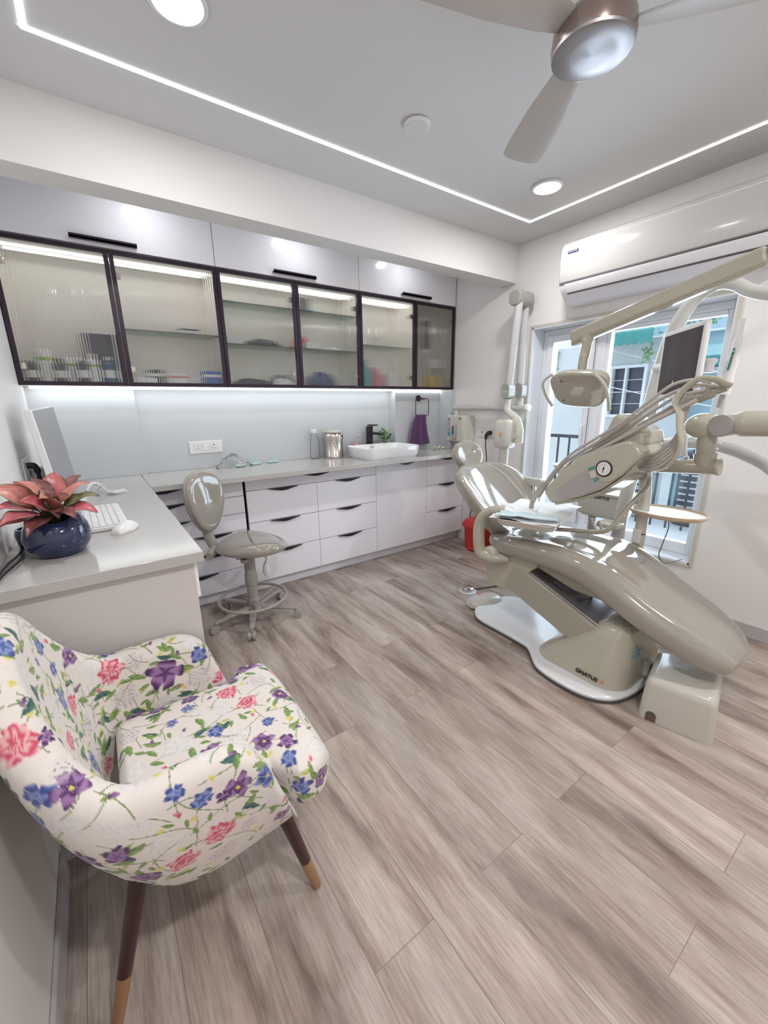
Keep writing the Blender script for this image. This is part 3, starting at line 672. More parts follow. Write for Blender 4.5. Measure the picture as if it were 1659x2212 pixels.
# wall sockets
def socket_plate(name, label, c, xd, n, w, h, nrm):
    """plate centred at c; xd: horizontal direction; nrm: outward normal"""
    c = Vector(c); X = Vector(xd); Z = Vector((0, 0, 1)); N_ = Vector(nrm)
    t_ = thing(name, label, 'socket', tuple(c))
    def bb_(x0, x1, z0, z1, d0, d1):
        mt = Matrix(((X.x, N_.x, 0, c.x), (X.y, N_.y, 0, c.y), (X.z, N_.z, 1, c.z), (0, 0, 0, 1)))
        return MB().box(x0, x1, d0, d1, z0, z1, mt)
    bb_(-w/2, w/2, -h/2, h/2, 0, 0.009).build('plate', 'plastic', t_, bevel=0.004, segs=3)
    return t_, bb_
s1, f1 = socket_plate('wall_socket', 'white triple socket plate on the tiles above the worktop, left half', (0.660, YB-0.0125, 1.055), (1, 0, 0), 3, 0.225, 0.088, (0, -1, 0))
for k, xo in enumerate((-0.056, 0.0, 0.054)):
    g_ = f1(xo-0.0235, xo+0.0235, -0.0235, 0.0235, 0.009, 0.0096); g_.build('module_gap', 'grey_plastic', s1)
    f1(xo-0.0225, xo+0.0225, -0.0225, 0.0225, 0.0092, 0.0105 if k != 1 else 0.013).build('switch' if k == 1 else 'outlet', 'plastic', s1, bevel=0.001)
    if k != 1:
        hs_ = MB()
        X = 0.660+xo
        for (dx, dzz, r) in ((0, 0.010 if k == 0 else 0.014, 0.0035 if k == 0 else 0.0045), (-0.008, -0.009, 0.003), (0.009, -0.009, 0.003)):
            hs_.cyl((X+dx, YB-0.0232, 1.055+dzz), (X+dx, YB-0.0238, 1.055+dzz), r, seg=10)
        hs_.build('pin_holes', 'black', s1)
s2, f2 = socket_plate('wall_socket', 'white socket plate with a black plug on the right wall beside the X-ray unit', (XR, 2.50, 1.075), (0, 1, 0), 3, 0.255, 0.088, (-1, 0, 0))
for yo in (0.07, 0.02, -0.035):
    f2(yo-0.023, yo+0.023, -0.024, 0.024, 0.009, 0.0105).build('module', 'plastic', s2, bevel=0.001)
f2(0.055, 0.066, -0.006, 0.008, 0.0105, 0.013).build('red_indicator', 'red', s2)
pg = thing('power_plug', 'black angled plug with its cord in the right wall socket', 'plug', (2.88, 2.455, 1.06))
MB().tube(spline([(XR-0.006, 2.46, 1.075), (XR-0.035, 2.462, 1.072), (XR-0.052, 2.47, 1.055), (XR-0.054, 2.474, 1.02)], 6), [0.020]*8+[0.017]*6+[0.011]*5, 14).build('plug_body', 'black', pg)
MB().tube(spline([(XR-0.054, 2.474, 1.02), (XR-0.052, 2.474, 0.96), (XR-0.04, 2.47, 0.80), (XR-0.03, 2.57, 0.60), (XR-0.03, 2.64, 0.30), (XR-0.03, 2.66, 0.05), (XR-0.05, 2.67, 0.006)], 8), 0.0042, 8).build('cord', 'black', pg)
# sink
def rrect(cx_, cy_, hx, hy, r, z, n=7):
    out = []
    for (sx, sy, a0) in ((1, 1, 0), (-1, 1, PI/2), (-1, -1, PI), (1, -1, 3*PI/2)):
        for k in range(n+1):
            a = a0+PI/2*k/n; out.append((cx_+sx*(hx-r)+r*math.cos(a), cy_+sy*(hy-r)+r*math.sin(a), z))
    return out
sk = thing('vessel_basin', 'white ceramic countertop basin with rounded corners in front of the black tap', 'basin', (2.02, 2.86, ZT))
cx_, cy_ = 2.015, 2.865
MB().loft([rrect(cx_, cy_, .250, .172, .05, ZT), rrect(cx_, cy_, .264, .184, .06, ZT+.02), rrect(cx_, cy_, .274, .192, .065, ZT+.080), rrect(cx_, cy_, .275, .193, .065, ZT+.088), rrect(cx_, cy_, .272, .190, .063, ZT+.092),
           rrect(cx_, cy_, .265, .183, .056, ZT+.092), rrect(cx_, cy_, .261, .179, .052, ZT+.087), rrect(cx_, cy_, .245, .160, .05, ZT+.045), rrect(cx_, cy_, .10, .06, .04, ZT+.032)]).build('bowl', 'ceramic', sk)
ov = bx(1.995, 2.035, 3.030, 3.034, ZT+.062, ZT+.072).build('overflow', 'steel', sk, bevel=0.003)
fa = thing('tap', 'tall square black mixer tap behind the basin', 'tap', (2.035, 3.10, ZT))
bx(2.012, 2.058, 3.077, 3.123, ZT, ZT+.245).build('column', 'black', fa, bevel=0.003)
bx(2.018, 2.052, 2.90, 3.08, ZT+.175, ZT+.197).build('spout', 'black', fa, bevel=0.003)
bx(2.010, 2.062, 3.00, 3.10, ZT+.25, ZT+.262).build('lever', 'black', fa, bevel=0.003)
# small plant behind the sink
M['leaf_fresh'] = mat('fresh_green_leaf', (0.16, 0.30, 0.13), 0.45, var=0.3, vscale=30)
def leaf(mb, base, tip, wd, droop=0.01, nrm=(0, 0, 1), n=6, fold=0.25):
    b = Vector(base); t_ = Vector(tip); d = t_-b; L_ = d.length; s_ = d.cross(Vector(nrm)); s_ = s_.normalized() if s_.length > 1e-6 else Vector((1, 0, 0)); nn = s_.cross(d).normalized()
    rows = []
    for i in range(n+1):
        u = i/n; wv_ = wd*(math.sin(PI*min(1, u**0.75))**0.9)*(1-u*0.25) if 0 < u < 1 else 0.0008
        c = b+d*u+nn*(droop*4*u*(1-u)); rows.append((c-s_*wv_+nn*wv_*fold, c, c+s_*wv_+nn*wv_*fold))
    V = [[mb.bm.verts.new(p) for p in r] for r in rows]
    for i in range(n):
        mb.bm.faces.new((V[i][0], V[i][1], V[i+1][1], V[i+1][0])); mb.bm.faces.new((V[i][1], V[i][2], V[i+1][2], V[i+1][1]))
pl = thing('small_potted_plant', 'small green leafy plant in a glass beside the black tap', 'plant', (2.20, 3.09, ZT))
rng = random.Random(3)
MB().lathe([(0.030, 0), (0.034, 0.05), (0.036, 0.085), (0.034, 0.085), (0.030, 0.05), (0.027, 0.005)], (2.20, 3.10, ZT), seg=24).build('vase', 'clear_plastic', pl)
lm = MB(); stm = MB()
for k in range(34):
    a = rng.uniform(0, 2*PI); r = rng.uniform(.01, .085); z = ZT+rng.uniform(.070, .21)
    b = Vector((2.20+math.cos(a)*r*.5, 3.095+math.sin(a)*r*.4, z)); t_ = b+Vector((math.cos(a)*.045, math.sin(a)*.03, rng.uniform(-.02, .02)))
    if t_.y > 3.15: t_.y = 3.15
    leaf(lm, b, t_, 0.021); stm.tube([(2.20, 3.10, ZT+.02), ((2.20+b.x)/2, 3.098, (ZT+z)/2+.03), tuple(b)], 0.0018, 6)
stm.build('stem', 'leaf_fresh', pl); lm.build('foliage', 'leaf_fresh', pl)
# soap dispenser
sd = thing('soap_dispenser', 'pink soap dispenser with a silver pump left of the tap', 'soap dispenser', (1.905, 3.115, ZT))
M['soap_pink'] = mat('soap_pink', (0.70, 0.33, 0.32), 0.25)
MB().lathe([(0.024, 0), (0.027, 0.01), (0.027, 0.085), (0.022, 0.10), (0.011, 0.105)], (1.905, 3.115, ZT), seg=24).build('bottle', 'soap_pink', sd)
MB().lathe([(0.012, 0.104), (0.012, 0.118), (0.005, 0.12), (0.005, 0.148), (0.012, 0.15), (0.012, 0.16)], (1.905, 3.115, ZT), seg=16).tube([(1.905, 3.115, ZT+.155), (1.905, 3.085, ZT+.155), (1.905, 3.08, ZT+.148)], 0.004, 8).build('pump', 'steel', sd)
# steel drum
dx, dy = 1.655, 3.075
dm = thing('steel_canister', 'shiny steel sterilising drum with folded cloth on its lid', 'canister', (dx, dy, ZT))
MB().lathe([(0.078, 0), (0.080, 0.004), (0.080, 0.02), (0.077, 0.024), (0.077, 0.15), (0.081, 0.152), (0.081, 0.160)], (dx, dy, ZT), seg=48).build('drum', 'steel', dm)
MB().lathe([(0.082, 0.160), (0.083, 0.163), (0.083, 0.195), (0.078, 0.202), (0.0, 0.204)], (dx, dy, ZT), seg=48).build('lid', 'steel', dm)
hb = MB(); hb.tube([(dx-0.05, dy-0.066, ZT+.14), (dx-0.055, dy-0.085, ZT+.13), (dx-0.03, dy-0.09, ZT+.10), (dx+0.0, dy-0.086, ZT+.13), (dx-0.005, dy-0.078, ZT+.145)], 0.003, 8)
hb.box(dx-.02, dx+.01, dy-.085, dy-.078, ZT+.125, ZT+.18); hb.build('clasp', 'steel', dm)
cl = MB(); rings = []
for r_, z in ((0.074, .206), (0.080, .214), (0.078, .224), (0.05, .229), (0.01, .231)):
    rings.append([(dx+r_*math.cos(2*PI*k/32)*(1+.05*math.sin(5*k)), dy+r_*math.sin(2*PI*k/32)*(1+.04*math.cos(3*k)), ZT+z+.002*math.sin(4*k+r_*100)) for k in range(32)])
cl.loft(rings); tag(cl.build('folded_cloth', 'cream_white'), 'folded off-white cloth lying on the steel canister lid', 'cloth')
# water bottle
wb = thing('water_bottle', 'clear empty plastic bottle with white cap left of the steel canister', 'bottle', (1.495, 3.11, ZT))
MB().lathe([(0.034, 0), (0.040, 0.012), (0.040, 0.10), (0.036, 0.11), (0.037, 0.14), (0.030, 0.175), (0.024, 0.19), (0.022, 0.215)], (1.495, 3.11, ZT), seg=28).build('body', 'clear_plastic', wb)
MB().lathe([(0.0245, 0.213), (0.0245, 0.238), (0.022, 0.241)], (1.495, 3.11, ZT), seg=24).build('cap', 'plastic', wb)
# dental mould pieces and bag
M['alginate'] = mat('mint_alginate', (0.42, 0.62, 0.56), 0.5)
def mould(x, y, rot, label):
    pts = [(x+math.cos(rot+a)*0.032*(1+.25*math.cos(2*a)), y+math.sin(rot+a)*0.026, ZT+0.009) for a in [PI*0.15+PI*1.7*k/12 for k in range(13)]]
    rr = [0.010+0.004*math.sin(k*1.1) for k in range(13)]
    return tag(MB().tube(pts, rr, 10, flat=0.8).build('dental_mould', 'alginate'), label, 'dental mould', 'mint green dental moulds')
mould(0.985, 3.10, 0.3, 'mint green mould, middle one of the three on the worktop')
mould(1.125, 3.12, 2.2, 'mint green mould, rightmost of the three on the worktop')
mould(0.86, 3.06, 1.0, 'mint green mould under the crumpled clear bag')
bgm = MB(); rings = []
rng = random.Random(5)
for i in range(12):
    u = i/11; x = 0.70+0.24*u; s_ = math.sin(PI*min(1, max(0.02, u*0.9+0.05)))
    rings.append([(x+rng.uniform(-.012, .012), 3.07+math.cos(2*PI*k/18)*(.07*s_+.006)+rng.uniform(-.009, .009), max(ZT+.001, ZT+.042*s_+math.sin(2*PI*k/18)*(.05*s_+.003)+rng.uniform(-.012, .012))) for k in range(18)])
tag(bgm.loft(rings).build('plastic_bag', 'film', ang=20), 'crumpled clear plastic bag on the worktop under the triple socket', 'bag')
# small crumpled cluster at the right
cm = thing('glove_packet', 'crumpled pale green and yellow packet at the right end of the worktop', 'packet', (2.72, 2.92, ZT))
M['pale_green'] = mat('pale_yellow_green', (0.62, 0.64, 0.42), 0.5)
rng = random.Random(9)
for k in range(7):
    xx, yy = 2.66+.02*k, 2.95+rng.uniform(-.03, .03)
    MB().tube([(xx, yy, ZT+.010), (xx+.02, yy+rng.uniform(-.02, .02), ZT+.022+rng.random()*.012), (xx+.035, yy+.01, ZT+.011)], 0.009, 7).build('fold', 'pale_green' if k % 2 else 'film', cm)
# towel ring + towel
tr = thing('towel_ring', 'black square towel ring on the tiles above the basin', 'towel ring', (2.575, 3.074, 1.38))
MB().cyl((2.575, 3.0745, 1.385), (2.575, 3.060, 1.385), 0.027, seg=32).cyl((2.575, 3.06, 1.385), (2.575, 3.03, 1.385), 0.009, seg=16).cyl((2.555, 3.028, 1.38), (2.615, 3.028, 1.38), 0.007, seg=12).build('rosette', 'black_frame', tr)
rp = [(2.525, 1.38), (2.655, 1.38), (2.67, 1.365), (2.67, 1.24), (2.655, 1.225), (2.525, 1.225), (2.51, 1.24), (2.51, 1.365)]
MB().tube([(p[0], 3.028, p[1]) for p in rp], 0.0038, 10, loop=True).build('ring', 'black_frame', tr)
rings = []
def towel_ring(z, x0, x1, th, fold):
    n = 40; out = []
    for k in range(n):
        u = k/n
        if u < .5:
            t_ = u*2; out.append((x0+(x1-x0)*t_, 3.028-th-fold*(math.sin(t_*PI*5+1)*.5+.5)*min(1, 6*t_, 6*(1-t_)), z))
        else:
            t_ = 2-u*2; out.append((x0+(x1-x0)*t_, 3.028+th+fold*.5*math.sin(t_*PI*4), z))
    return out
TW = [(1.2365, 2.515, 2.625, .004, .0), (1.232, 2.510, 2.632, .009, .002), (1.215, 2.500, 2.636, .011, .006), (1.16, 2.470, 2.642, .013, .010), (1.10, 2.450, 2.652, .014, .011), (1.04, 2.438, 2.668, .015, .011), (0.99, 2.432, 2.685, .015, .010), (0.966, 2.433, 2.692, .015, .009), (0.958, 2.44, 2.685, .012, .006)]
MBt = MB(); MBt.loft([towel_ring(*a) for a in reversed(TW)])
tag(MBt.build('hand_towel', 'purple', ang=70), 'dark purple towel hanging from the black ring', 'towel')

# ================================================================== ON THE DESK
ms = thing('desktop_monitor', 'white-backed monitor standing on the desk with its grey face to the right', 'monitor', (-0.20, 2.70, ZT))
M['grey_screen'] = mat('matte_grey_screen', (0.30, 0.30, 0.31), 0.30)
bA, bB, tA, tB = Vector((-.150, 2.25, .93)), Vector((-.103, 2.72, .93)), Vector((-.187, 2.25, 1.335)), Vector((-.139, 2.72, 1.352))
ma = (bB-bA).normalized(); mb_ = (tA-bA).normalized(); mn = ma.cross(mb_).normalized(); mn = mn if mn.x > 0 else -mn
def slab(off0, off1, e):
    q = [bA+ma*e+mb_*e, bB-ma*e+mb_*e, tB-ma*e-mb_*e, tA+ma*e-mb_*e]
    return MB().loft([[p+mn*off0 for p in q], [p+mn*off1 for p in q]])
slab(-.028, 0, 0).build('housing', 'plastic', ms, bevel=0.004)
slab(0, .0012, .005).build('screen', 'grey_screen', ms)
bx(-0.235, -0.07, 2.40, 2.60, ZT, ZT+.008).build('foot', 'plastic', ms, bevel=0.003)
MB().tube([(-.185, 2.50, ZT+.006), (-.200, 2.50, 1.10)], .02, 10, flat=.4, upv=(1, 0, 0)).build('stem', 'plastic', ms)
kb = thing('keyboard', 'white keyboard on the desk behind the blue flower pot', 'keyboard', (-0.01, 1.93, ZT))
mt = Matrix.Translation((-0.015, 1.945, ZT)) @ Matrix.Rotation(math.radians(2), 4, 'Z')
MB().box(-0.070, 0.070, -0.205, 0.215, 0.001, 0.017, mt).build('case', 'plastic', kb, bevel=0.004)
kc = MB()
for r in range(6):
    for c in range(15):
        kc.box(-0.062+r*0.0208, -0.062+r*0.0208+0.0185, -0.198+c*0.0272, -0.198+c*0.0272+0.0245, 0.0172, 0.022, mt)
kc.build('keys', 'ceramic', kb, bevel=0.0015)
mo = thing('mouse', 'white computer mouse with a dark wheel at the keyboard end', 'mouse', (0.05, 1.70, ZT))
mt = Matrix.Translation((0.045, 1.705, ZT)) @ Matrix.Rotation(math.radians(-38), 4, 'Z')
rings = []
for i in range(13):
    u = i/12; y = -0.055+0.11*u; hw = 0.031*(math.sin(PI*(0.08+0.84*u))**0.45); hh = 0.036*(math.sin(PI*(0.10+0.78*u))**0.8)
    rings.append([mt @ Vector((hw*math.cos(PI*k/12), y, 0.002+hh*math.sin(PI*k/12)**0.8)) for k in range(13)]+[mt @ Vector((-hw*.9, y, 0.0)), mt @ Vector((hw*.9, y, 0.0))])
MB().loft(rings).build('shell', 'plastic', mo, ang=60)
MB().ball(tuple(mt @ Vector((0, -0.033, 0.022))), 0.007, 0.5, 1.2, 1, 10).build('wheel', 'dark_kit', mo)
# phone with curly cord at back
ph = thing('telephone_cord', 'white coiled telephone cord lying at the back of the desk', 'cord', (0.0, 2.60, ZT))
pts = []
for i in range(240):
    u = i/239; cx0 = -0.02+0.12*u; cy0 = 2.62-0.07*math.sin(PI*u)-0.10*u; a = u*2*PI*26
    pts.append((cx0+.004*math.cos(a), cy0+.009*math.cos(a), ZT+.012+.009*math.sin(a)+0.03*math.exp(-((u-.15)/.12)**2)))
MB().tube(pts, 0.0025, 6).build('coil', 'plastic', ph)
MB().tube(spline([(-0.07, 2.62, ZT+.012), (-0.05, 2.65, ZT+.04), (-0.02, 2.66, ZT+.040), (0.0, 2.62, ZT+.02)], 6), 0.009, 10).build('lead', 'plastic', ph)
# desk socket with plug and adapter on the left wall
s3, f3 = socket_plate('wall_socket', 'white socket plate on the left wall behind the pink plant', (XL, 2.47, 1.075), (0, 1, 0), 2, 0.22, 0.10, (1, 0, 0))
f3(-0.06, -0.015, -0.022, 0.022, 0.009, 0.0105).build('module', 'plastic', s3); f3(0.015, 0.06, -0.022, 0.022, 0.009, 0.0105).build('module', 'plastic', s3)
p3 = thing('power_plug', 'black plug in the left wall socket above the plant', 'plug', (-0.24, 2.44, 1.07))
MB().tube(spline([(XL+.010, 2.43, 1.09), (XL+.035, 2.43, 1.088), (XL+.045, 2.425, 1.06), (XL+.046, 2.42, 1.02)], 5), [0.014]*6+[.013]*5+[.008]*5, 12).build('plug_body', 'black', p3)
MB().tube(spline([(XL+.046, 2.42, 1.02), (XL+.04, 2.35, .96), (XL+.02, 2.10, .925), (XL+.018, 1.80, .915), (XL+.035, 1.62, .91), (XL+.015, 1.5, .909), (XL+.006, 1.36, .909)], 8), .0035, 8).build('cord', 'black', p3)
p4 = thing('power_adapter', 'white plug-in adapter next to the black plug on the left wall', 'plug', (-0.24, 2.53, 1.04))
bx(XL+.0105, XL+.06, 2.50, 2.57, 1.0, 1.07).build('adapter_body', 'plastic', p4, bevel=0.008)
tag(MB().tube(spline([(XL+.03, 2.0, .909), (XL+.05, 1.85, .909), (XL+.03, 1.70, .909), (XL+.045, 1.56, .909), (XL+.02, 1.42, .909), (XL+.012, 1.33, .909)], 8), .003, 8).build('loose_cable', 'black'), 'thin black cable wavering along the desk edge at the left wall', 'cable')
# ---- blue pot with pink aglaonema
PX, PY = -0.135, 1.560
pot = thing('potted_plant', 'pink-leaved plant in a glossy dark blue lobed pot on the desk', 'plant', (PX, PY, ZT))
M['pot_blue'] = mat('cobalt_glaze', (0.016, 0.025, 0.075), 0.10, coat=0.8, var=0.5, vscale=14)
M['soil'] = mat('dark_soil', (0.03, 0.02, 0.015), 0.9, bump=1, bscale=120)
prof = [(0.045, 0.0), (0.066, 0.006), (0.084, 0.035), (0.087, 0.062), (0.080, 0.090), (0.066, 0.112), (0.062, 0.116), (0.058, 0.112), (0.070, 0.085), (0.072, 0.05)]
rings = []
for r_, h_ in prof:
    rings.append([(PX+r_*math.cos(2*PI*k/64)*(1+.035*abs(math.cos(1.5*2*PI*k/64+.6))*(h_/.116)-.02), PY+r_*math.sin(2*PI*k/64)*(1+.035*abs(math.cos(1.5*2*PI*k/64+.6))*(h_/.116)-.02), ZT+h_+(0.010*math.cos(3*2*PI*k/64+1.2) if h_ > .1 else 0)) for k in range(64)])
MB().loft(rings).build('pot', 'pot_blue', pot)
MB().lathe([(0.064, 0.086), (0.0, 0.092)], (PX, PY, ZT), seg=24).build('soil', 'soil', pot)
def pink_leaf_mat(name, base, rim, speck):
    m = bpy.data.materials.new(name); m.use_nodes = True; nt = m.node_tree; N = nt.nodes; L = nt.links; b = N['Principled BSDF']
    uv = N.new('ShaderNodeUVMap'); sep = N.new('ShaderNodeSeparateXYZ'); L.new(uv.outputs[0], sep.inputs[0])
    tc = N.new('ShaderNodeTexCoord'); nz = N.new('ShaderNodeTexNoise'); nz.inputs['Scale'].default_value = 90; L.new(tc.outputs['Object'], nz.inputs['Vector'])
    n2 = N.new('ShaderNodeTexNoise'); n2.inputs['Scale'].default_value = 22; L.new(tc.outputs['Object'], n2.inputs['Vector'])
    a = N.new('ShaderNodeMath'); a.operation = 'SUBTRACT'; a.inputs[1].default_value = 0.5; L.new(sep.outputs['X'], a.inputs[0])
    ab = N.new('ShaderNodeMath'); ab.operation = 'ABSOLUTE'; L.new(a.outputs[0], ab.inputs[0])
    ad = N.new('ShaderNodeMath'); ad.operation = 'MULTIPLY_ADD'; ad.inputs[1].default_value = 0.14; L.new(nz.outputs['Fac'], ad.inputs[0]); L.new(ab.outputs[0], ad.inputs[2])
    r = N.new('ShaderNodeValToRGB'); e = r.color_ramp.elements; e[0].position = 0.50; e[0].color = (0, 0, 0, 1); e[1].position = 0.54; e[1].color = (1, 1, 1, 1)
    L.new(ad.outputs[0], r.inputs[0])
    m0 = N.new('ShaderNodeMixRGB'); m0.inputs[1].default_value = (*base, 1); m0.inputs[2].default_value = (*speck, 1)
    rr = N.new('ShaderNodeValToRGB'); rr.color_ramp.elements[0].position = .42; rr.color_ramp.elements[1].position = .62; L.new(n2.outputs['Fac'], rr.inputs[0]); L.new(rr.outputs[0], m0.inputs[0])
    m1 = N.new('ShaderNodeMixRGB'); m1.inputs[2].default_value = (*rim, 1); L.new(m0.outputs[0], m1.inputs[1]); L.new(r.outputs[0], m1.inputs[0])
    L.new(m1.outputs[0], b.inputs['Base Color']); b.inputs['Roughness'].default_value = 0.35
    return m
LM = [pink_leaf_mat('rose_leaf', (0.58, 0.13, 0.16), (0.11, 0.12, 0.05), (0.45, 0.13, 0.13)), pink_leaf_mat('salmon_leaf', (0.66, 0.26, 0.22), (0.12, 0.14, 0.05), (0.50, 0.20, 0.16)),
      pink_leaf_mat('maroon_leaf', (0.20, 0.07, 0.07), (0.07, 0.06, 0.03), (0.28, 0.10, 0.09)), pink_leaf_mat('green_leaf', (0.07, 0.09, 0.035), (0.05, 0.07, 0.03), (0.32, 0.28, 0.13))]
def big_leaf(base, tip, wd, mi, arch=0.02, tilt=(0, 0, 1), cup=0.18):
    b = Vector(base); t_ = Vector(tip); d = t_-b; s_ = d.cross(Vector(tilt)).normalized(); nn = s_.cross(d).normalized()
    n, mI = 14, 8; bm = bmesh.new(); uvl = bm.loops.layers.uv.new('UVMap'); V = []
    for i in range(n+1):
        u = i/n; ww = wd*((math.sin(PI*u**0.80))**0.80)*(1-0.35*u) if 0 < u < 1 else 0.0006
        c = b+d*u+nn*(arch*4*u*(1-u))
        V.append([bm.verts.new(c+s_*ww*(2*j/mI-1)+nn*ww*cup*abs(2*j/mI-1)+nn*0.004*math.sin(u*9+j)*abs(2*j/mI-1)) for j in range(mI+1)])
    for i in range(n):
        for j in range(mI):
            f = bm.faces.new((V[i][j], V[i][j+1], V[i+1][j+1], V[i+1][j]))
            for lp, (a, q) in zip(f.loops, ((i, j), (i, j+1), (i+1, j+1), (i+1, j))): lp[uvl].uv = (q/mI, a/n)
    mb = MB(); mb.bm.free(); mb.bm = bm
    return mb.build('leaf', LM[mi], pot, ang=60)
ctr = Vector((PX, PY, ZT+.145))
# (tip offset x,y,z) from pot axis at rim height, width, colour
LV = [((-.125, -.03, .085), .036, 1, 'u'), ((-.125, .02, .060), .036, 0, 0), ((-.125, -.07, .020), .034, 0, 0), ((-.105, -.13, -.010), .040, 0, 0), ((-.128, -.10, -.030), .030, 0, 0),
      ((-.035, .06, .085), .034, 2, 0), ((.020, .10, .092), .038, 0, 0), ((.085, .11, .075), .030, 2, 0), ((.105, .03, .062), .024, 1, 0), ((.125, .00, .020), .030, 3, 0), ((.112, -.05, -.022), .042, 0, 0),
      ((-.010, -.115, .050), .044, 1, 0), ((.050, -.05, .040), .030, 2, 0), ((-.055, -.13, -.050), .034, 2, 0), ((-.02, .15, .050), .035, 2, 0), ((-.085, .10, .075), .035, 0, 0), ((.06, .14, .045), .030, 0, 0), ((.02, -.09, -.015), .03, 2, 0), ((-.065, -.03, .092), .032, 1, 0), ((-.115, .08, .05), .034, 2, 0), ((-.06, -.10, .045), .034, 0, 0), ((.06, -.11, -.02), .03, 2, 0)]
stem = MB()
for k, (tp, wd, mi, _) in enumerate(LV):
    tip = ctr+Vector(tp); tip.x = max(tip.x, XL+.006)
    b = ctr+Vector((tp[0]*.22, tp[1]*.22, max(-.02, tp[2]*.30)-.012))
    tl = (0.1, -0.75, 0.6) if k in (11, 0, 6, 20) else (0, -0.35, 1)
    big_leaf(b, tip, wd, mi, 0.018, tl)
    stem.tube(spline([(PX+tp[0]*.08, PY+tp[1]*.08, ZT+.085), (PX+tp[0]*.12, PY+tp[1]*.12, ZT+.12), tuple(b)], 4), 0.0036, 7)
stem.build('stems', LM[3], pot)
tag(MB().lathe([(0.028, 0), (0.036, 0.01), (0.040, 0.045), (0.036, 0.062), (0.030, 0.062), (0.034, 0.045), (0.025, 0.008)], (-0.215, 1.70, ZT), seg=28).build('small_pot', 'pot_blue'), 'small dark blue glazed pot half hidden behind the plant pot', 'pot')

# ================================================================== OPERATOR STOOL
SX, SY = 0.676, 2.43
st = thing('operator_stool', 'taupe vinyl stool with backrest, foot ring and five castors in front of the drawers', 'stool', (SX, SY, 0))
def sring(cx0, cy0, z, rx, ry, n=40, ex=2.3, rot=0, squ=0):
    out = []
    for k in range(n):
        a = 2*PI*k/n; c, s_ = math.cos(a), math.sin(a)
        x = rx*math.copysign(abs(c)**(2/ex), c); y = ry*math.copysign(abs(s_)**(2/ex), s_)
        y *= (1+squ*x/rx)
        out.append((cx0+x*math.cos(rot)-y*math.sin(rot), cy0+x*math.sin(rot)+y*math.cos(rot), z))
    return out
sr_ = math.radians(-35)
seatc = (0.700, 2.42)
rings = []
for (dz, s_) in ((-.028, .70), (-.030, .88), (-.022, .97), (-.006, 1.0), (.012, .985), (.026, .93), (.034, .83), (.036, .6), (.032, .35), (.029, .08)):
    rg = sring(seatc[0], seatc[1], 0.515+dz, .215*s_, .205*s_, ex=2.2, rot=sr_, squ=0.10)
    rings.append([(p[0], p[1], p[2]+(0.020*math.cos((p[0]-seatc[0])/.215*2.2)-.010 if dz > 0 else 0)-0.020*max(0, (p[0]-seatc[0])/.215)**2) for p in rg])
seat = MB().loft(rings).build('seat', 'vinyl', st, sub=1)
# backrest: egg-shaped pad
bc = Vector((0.480, 2.525, 0.790))
nrm = Vector((.50, -.86, .06)).normalized(); uz = Vector((-0.10, 0.06, 1)).normalized(); uz = (uz-nrm*uz.dot(nrm)).normalized(); ux = uz.cross(nrm)
def egg(s_, off, n=44):
    out = []
    for k in range(n):
        a = 2*PI*k/n; c, sn_ = math.cos(a), math.sin(a)
        w_ = .128*(1+0.26*sn_)
        x = w_*s_*math.copysign(abs(c)**0.88, c); y = .185*s_*math.copysign(abs(sn_)**0.92, sn_)
        dish = 0.03*(x/.15)**2
        out.append(bc+ux*x+uz*y+nrm*(off+dish))
    return out
rings = [egg(.75, -.026), egg(.93, -.024), egg(1.0, -.012), egg(1.0, .0), egg(.96, .016), egg(.86, .026), egg(.6, .030), egg(.3, .030), egg(.06, .030)]
MB().loft(rings).build('backrest', 'vinyl', st, sub=1)
rings = [egg(.70, -.040), egg(.93, -.034), egg(1.012, -.020), egg(1.018, -.008), egg(1.0, -.004)]
MB().loft(rings).build('backrest_shell', 'stool_grey', st)
pb = bc-uz*.14-nrm*.03
MB().tube(spline([tuple(pb+uz*.06), tuple(pb-uz*.04), (0.488, 2.545, .555), (0.515, 2.545, .495), (0.56, 2.53, .474), (0.65, 2.46, .47)], 6), [.030]*20+[.026]*11, 14, flat=.6, upv=(0, 1, 0)).build('back_stem', 'stool_grey', st)
MB().cyl((0.455, 2.46, .475), (0.505, 2.53, .49), .022, .026, 20).build('tilt_knob', 'stool_grey', st)
MB().box(.58, .78, 2.34, 2.50, .455, .485).build('mechanism', 'stool_grey', st, bevel=.01)
MB().cyl((.62, 2.33, .44), (.62, 2.33, .46), .022, seg=20).build('adjuster', 'stool_grey', st)
MB().lathe([(.034, .46), (.034, .33), (.038, .32), (.038, .25), (.032, .245), (.032, .155), (.036, .150), (.036, .085), (.030, .07)], (SX, SY, 0), seg=28).build('column', 'stool_grey', st)
lv = MB().tube([(.73, 2.37, .46), (.755, 2.34, .435), (.748, 2.34, .40)], .004, 8).build('lever', 'steel', st)
MB().lathe([(.008, 0), (.018, -.02), (.024, -.06), (.014, -.085)], (.748, 2.34, .405), seg=16).build('lever_grip', 'plastic', lv)
RR = .205
ring = MB().tube([(SX+RR*math.cos(2*PI*k/56), SY+RR*math.sin(2*PI*k/56), .155) for k in range(56)], .0095, 12, loop=True).build('foot_ring', 'stool_grey', st)
for k in range(3):
    a = math.radians(25+120*k)
    MB().tube([(SX+.03*math.cos(a), SY+.03*math.sin(a), .120), (SX+RR*math.cos(a), SY+RR*math.sin(a), .153)], [.018, .010], 10, flat=.25, upv=(0, 0, 1)).build('ring_spoke', 'stool_grey', st)
CA = [(.425, 2.403), (.584, 2.205), (.904, 2.295), (.902, 2.60), (.565, 2.665)]
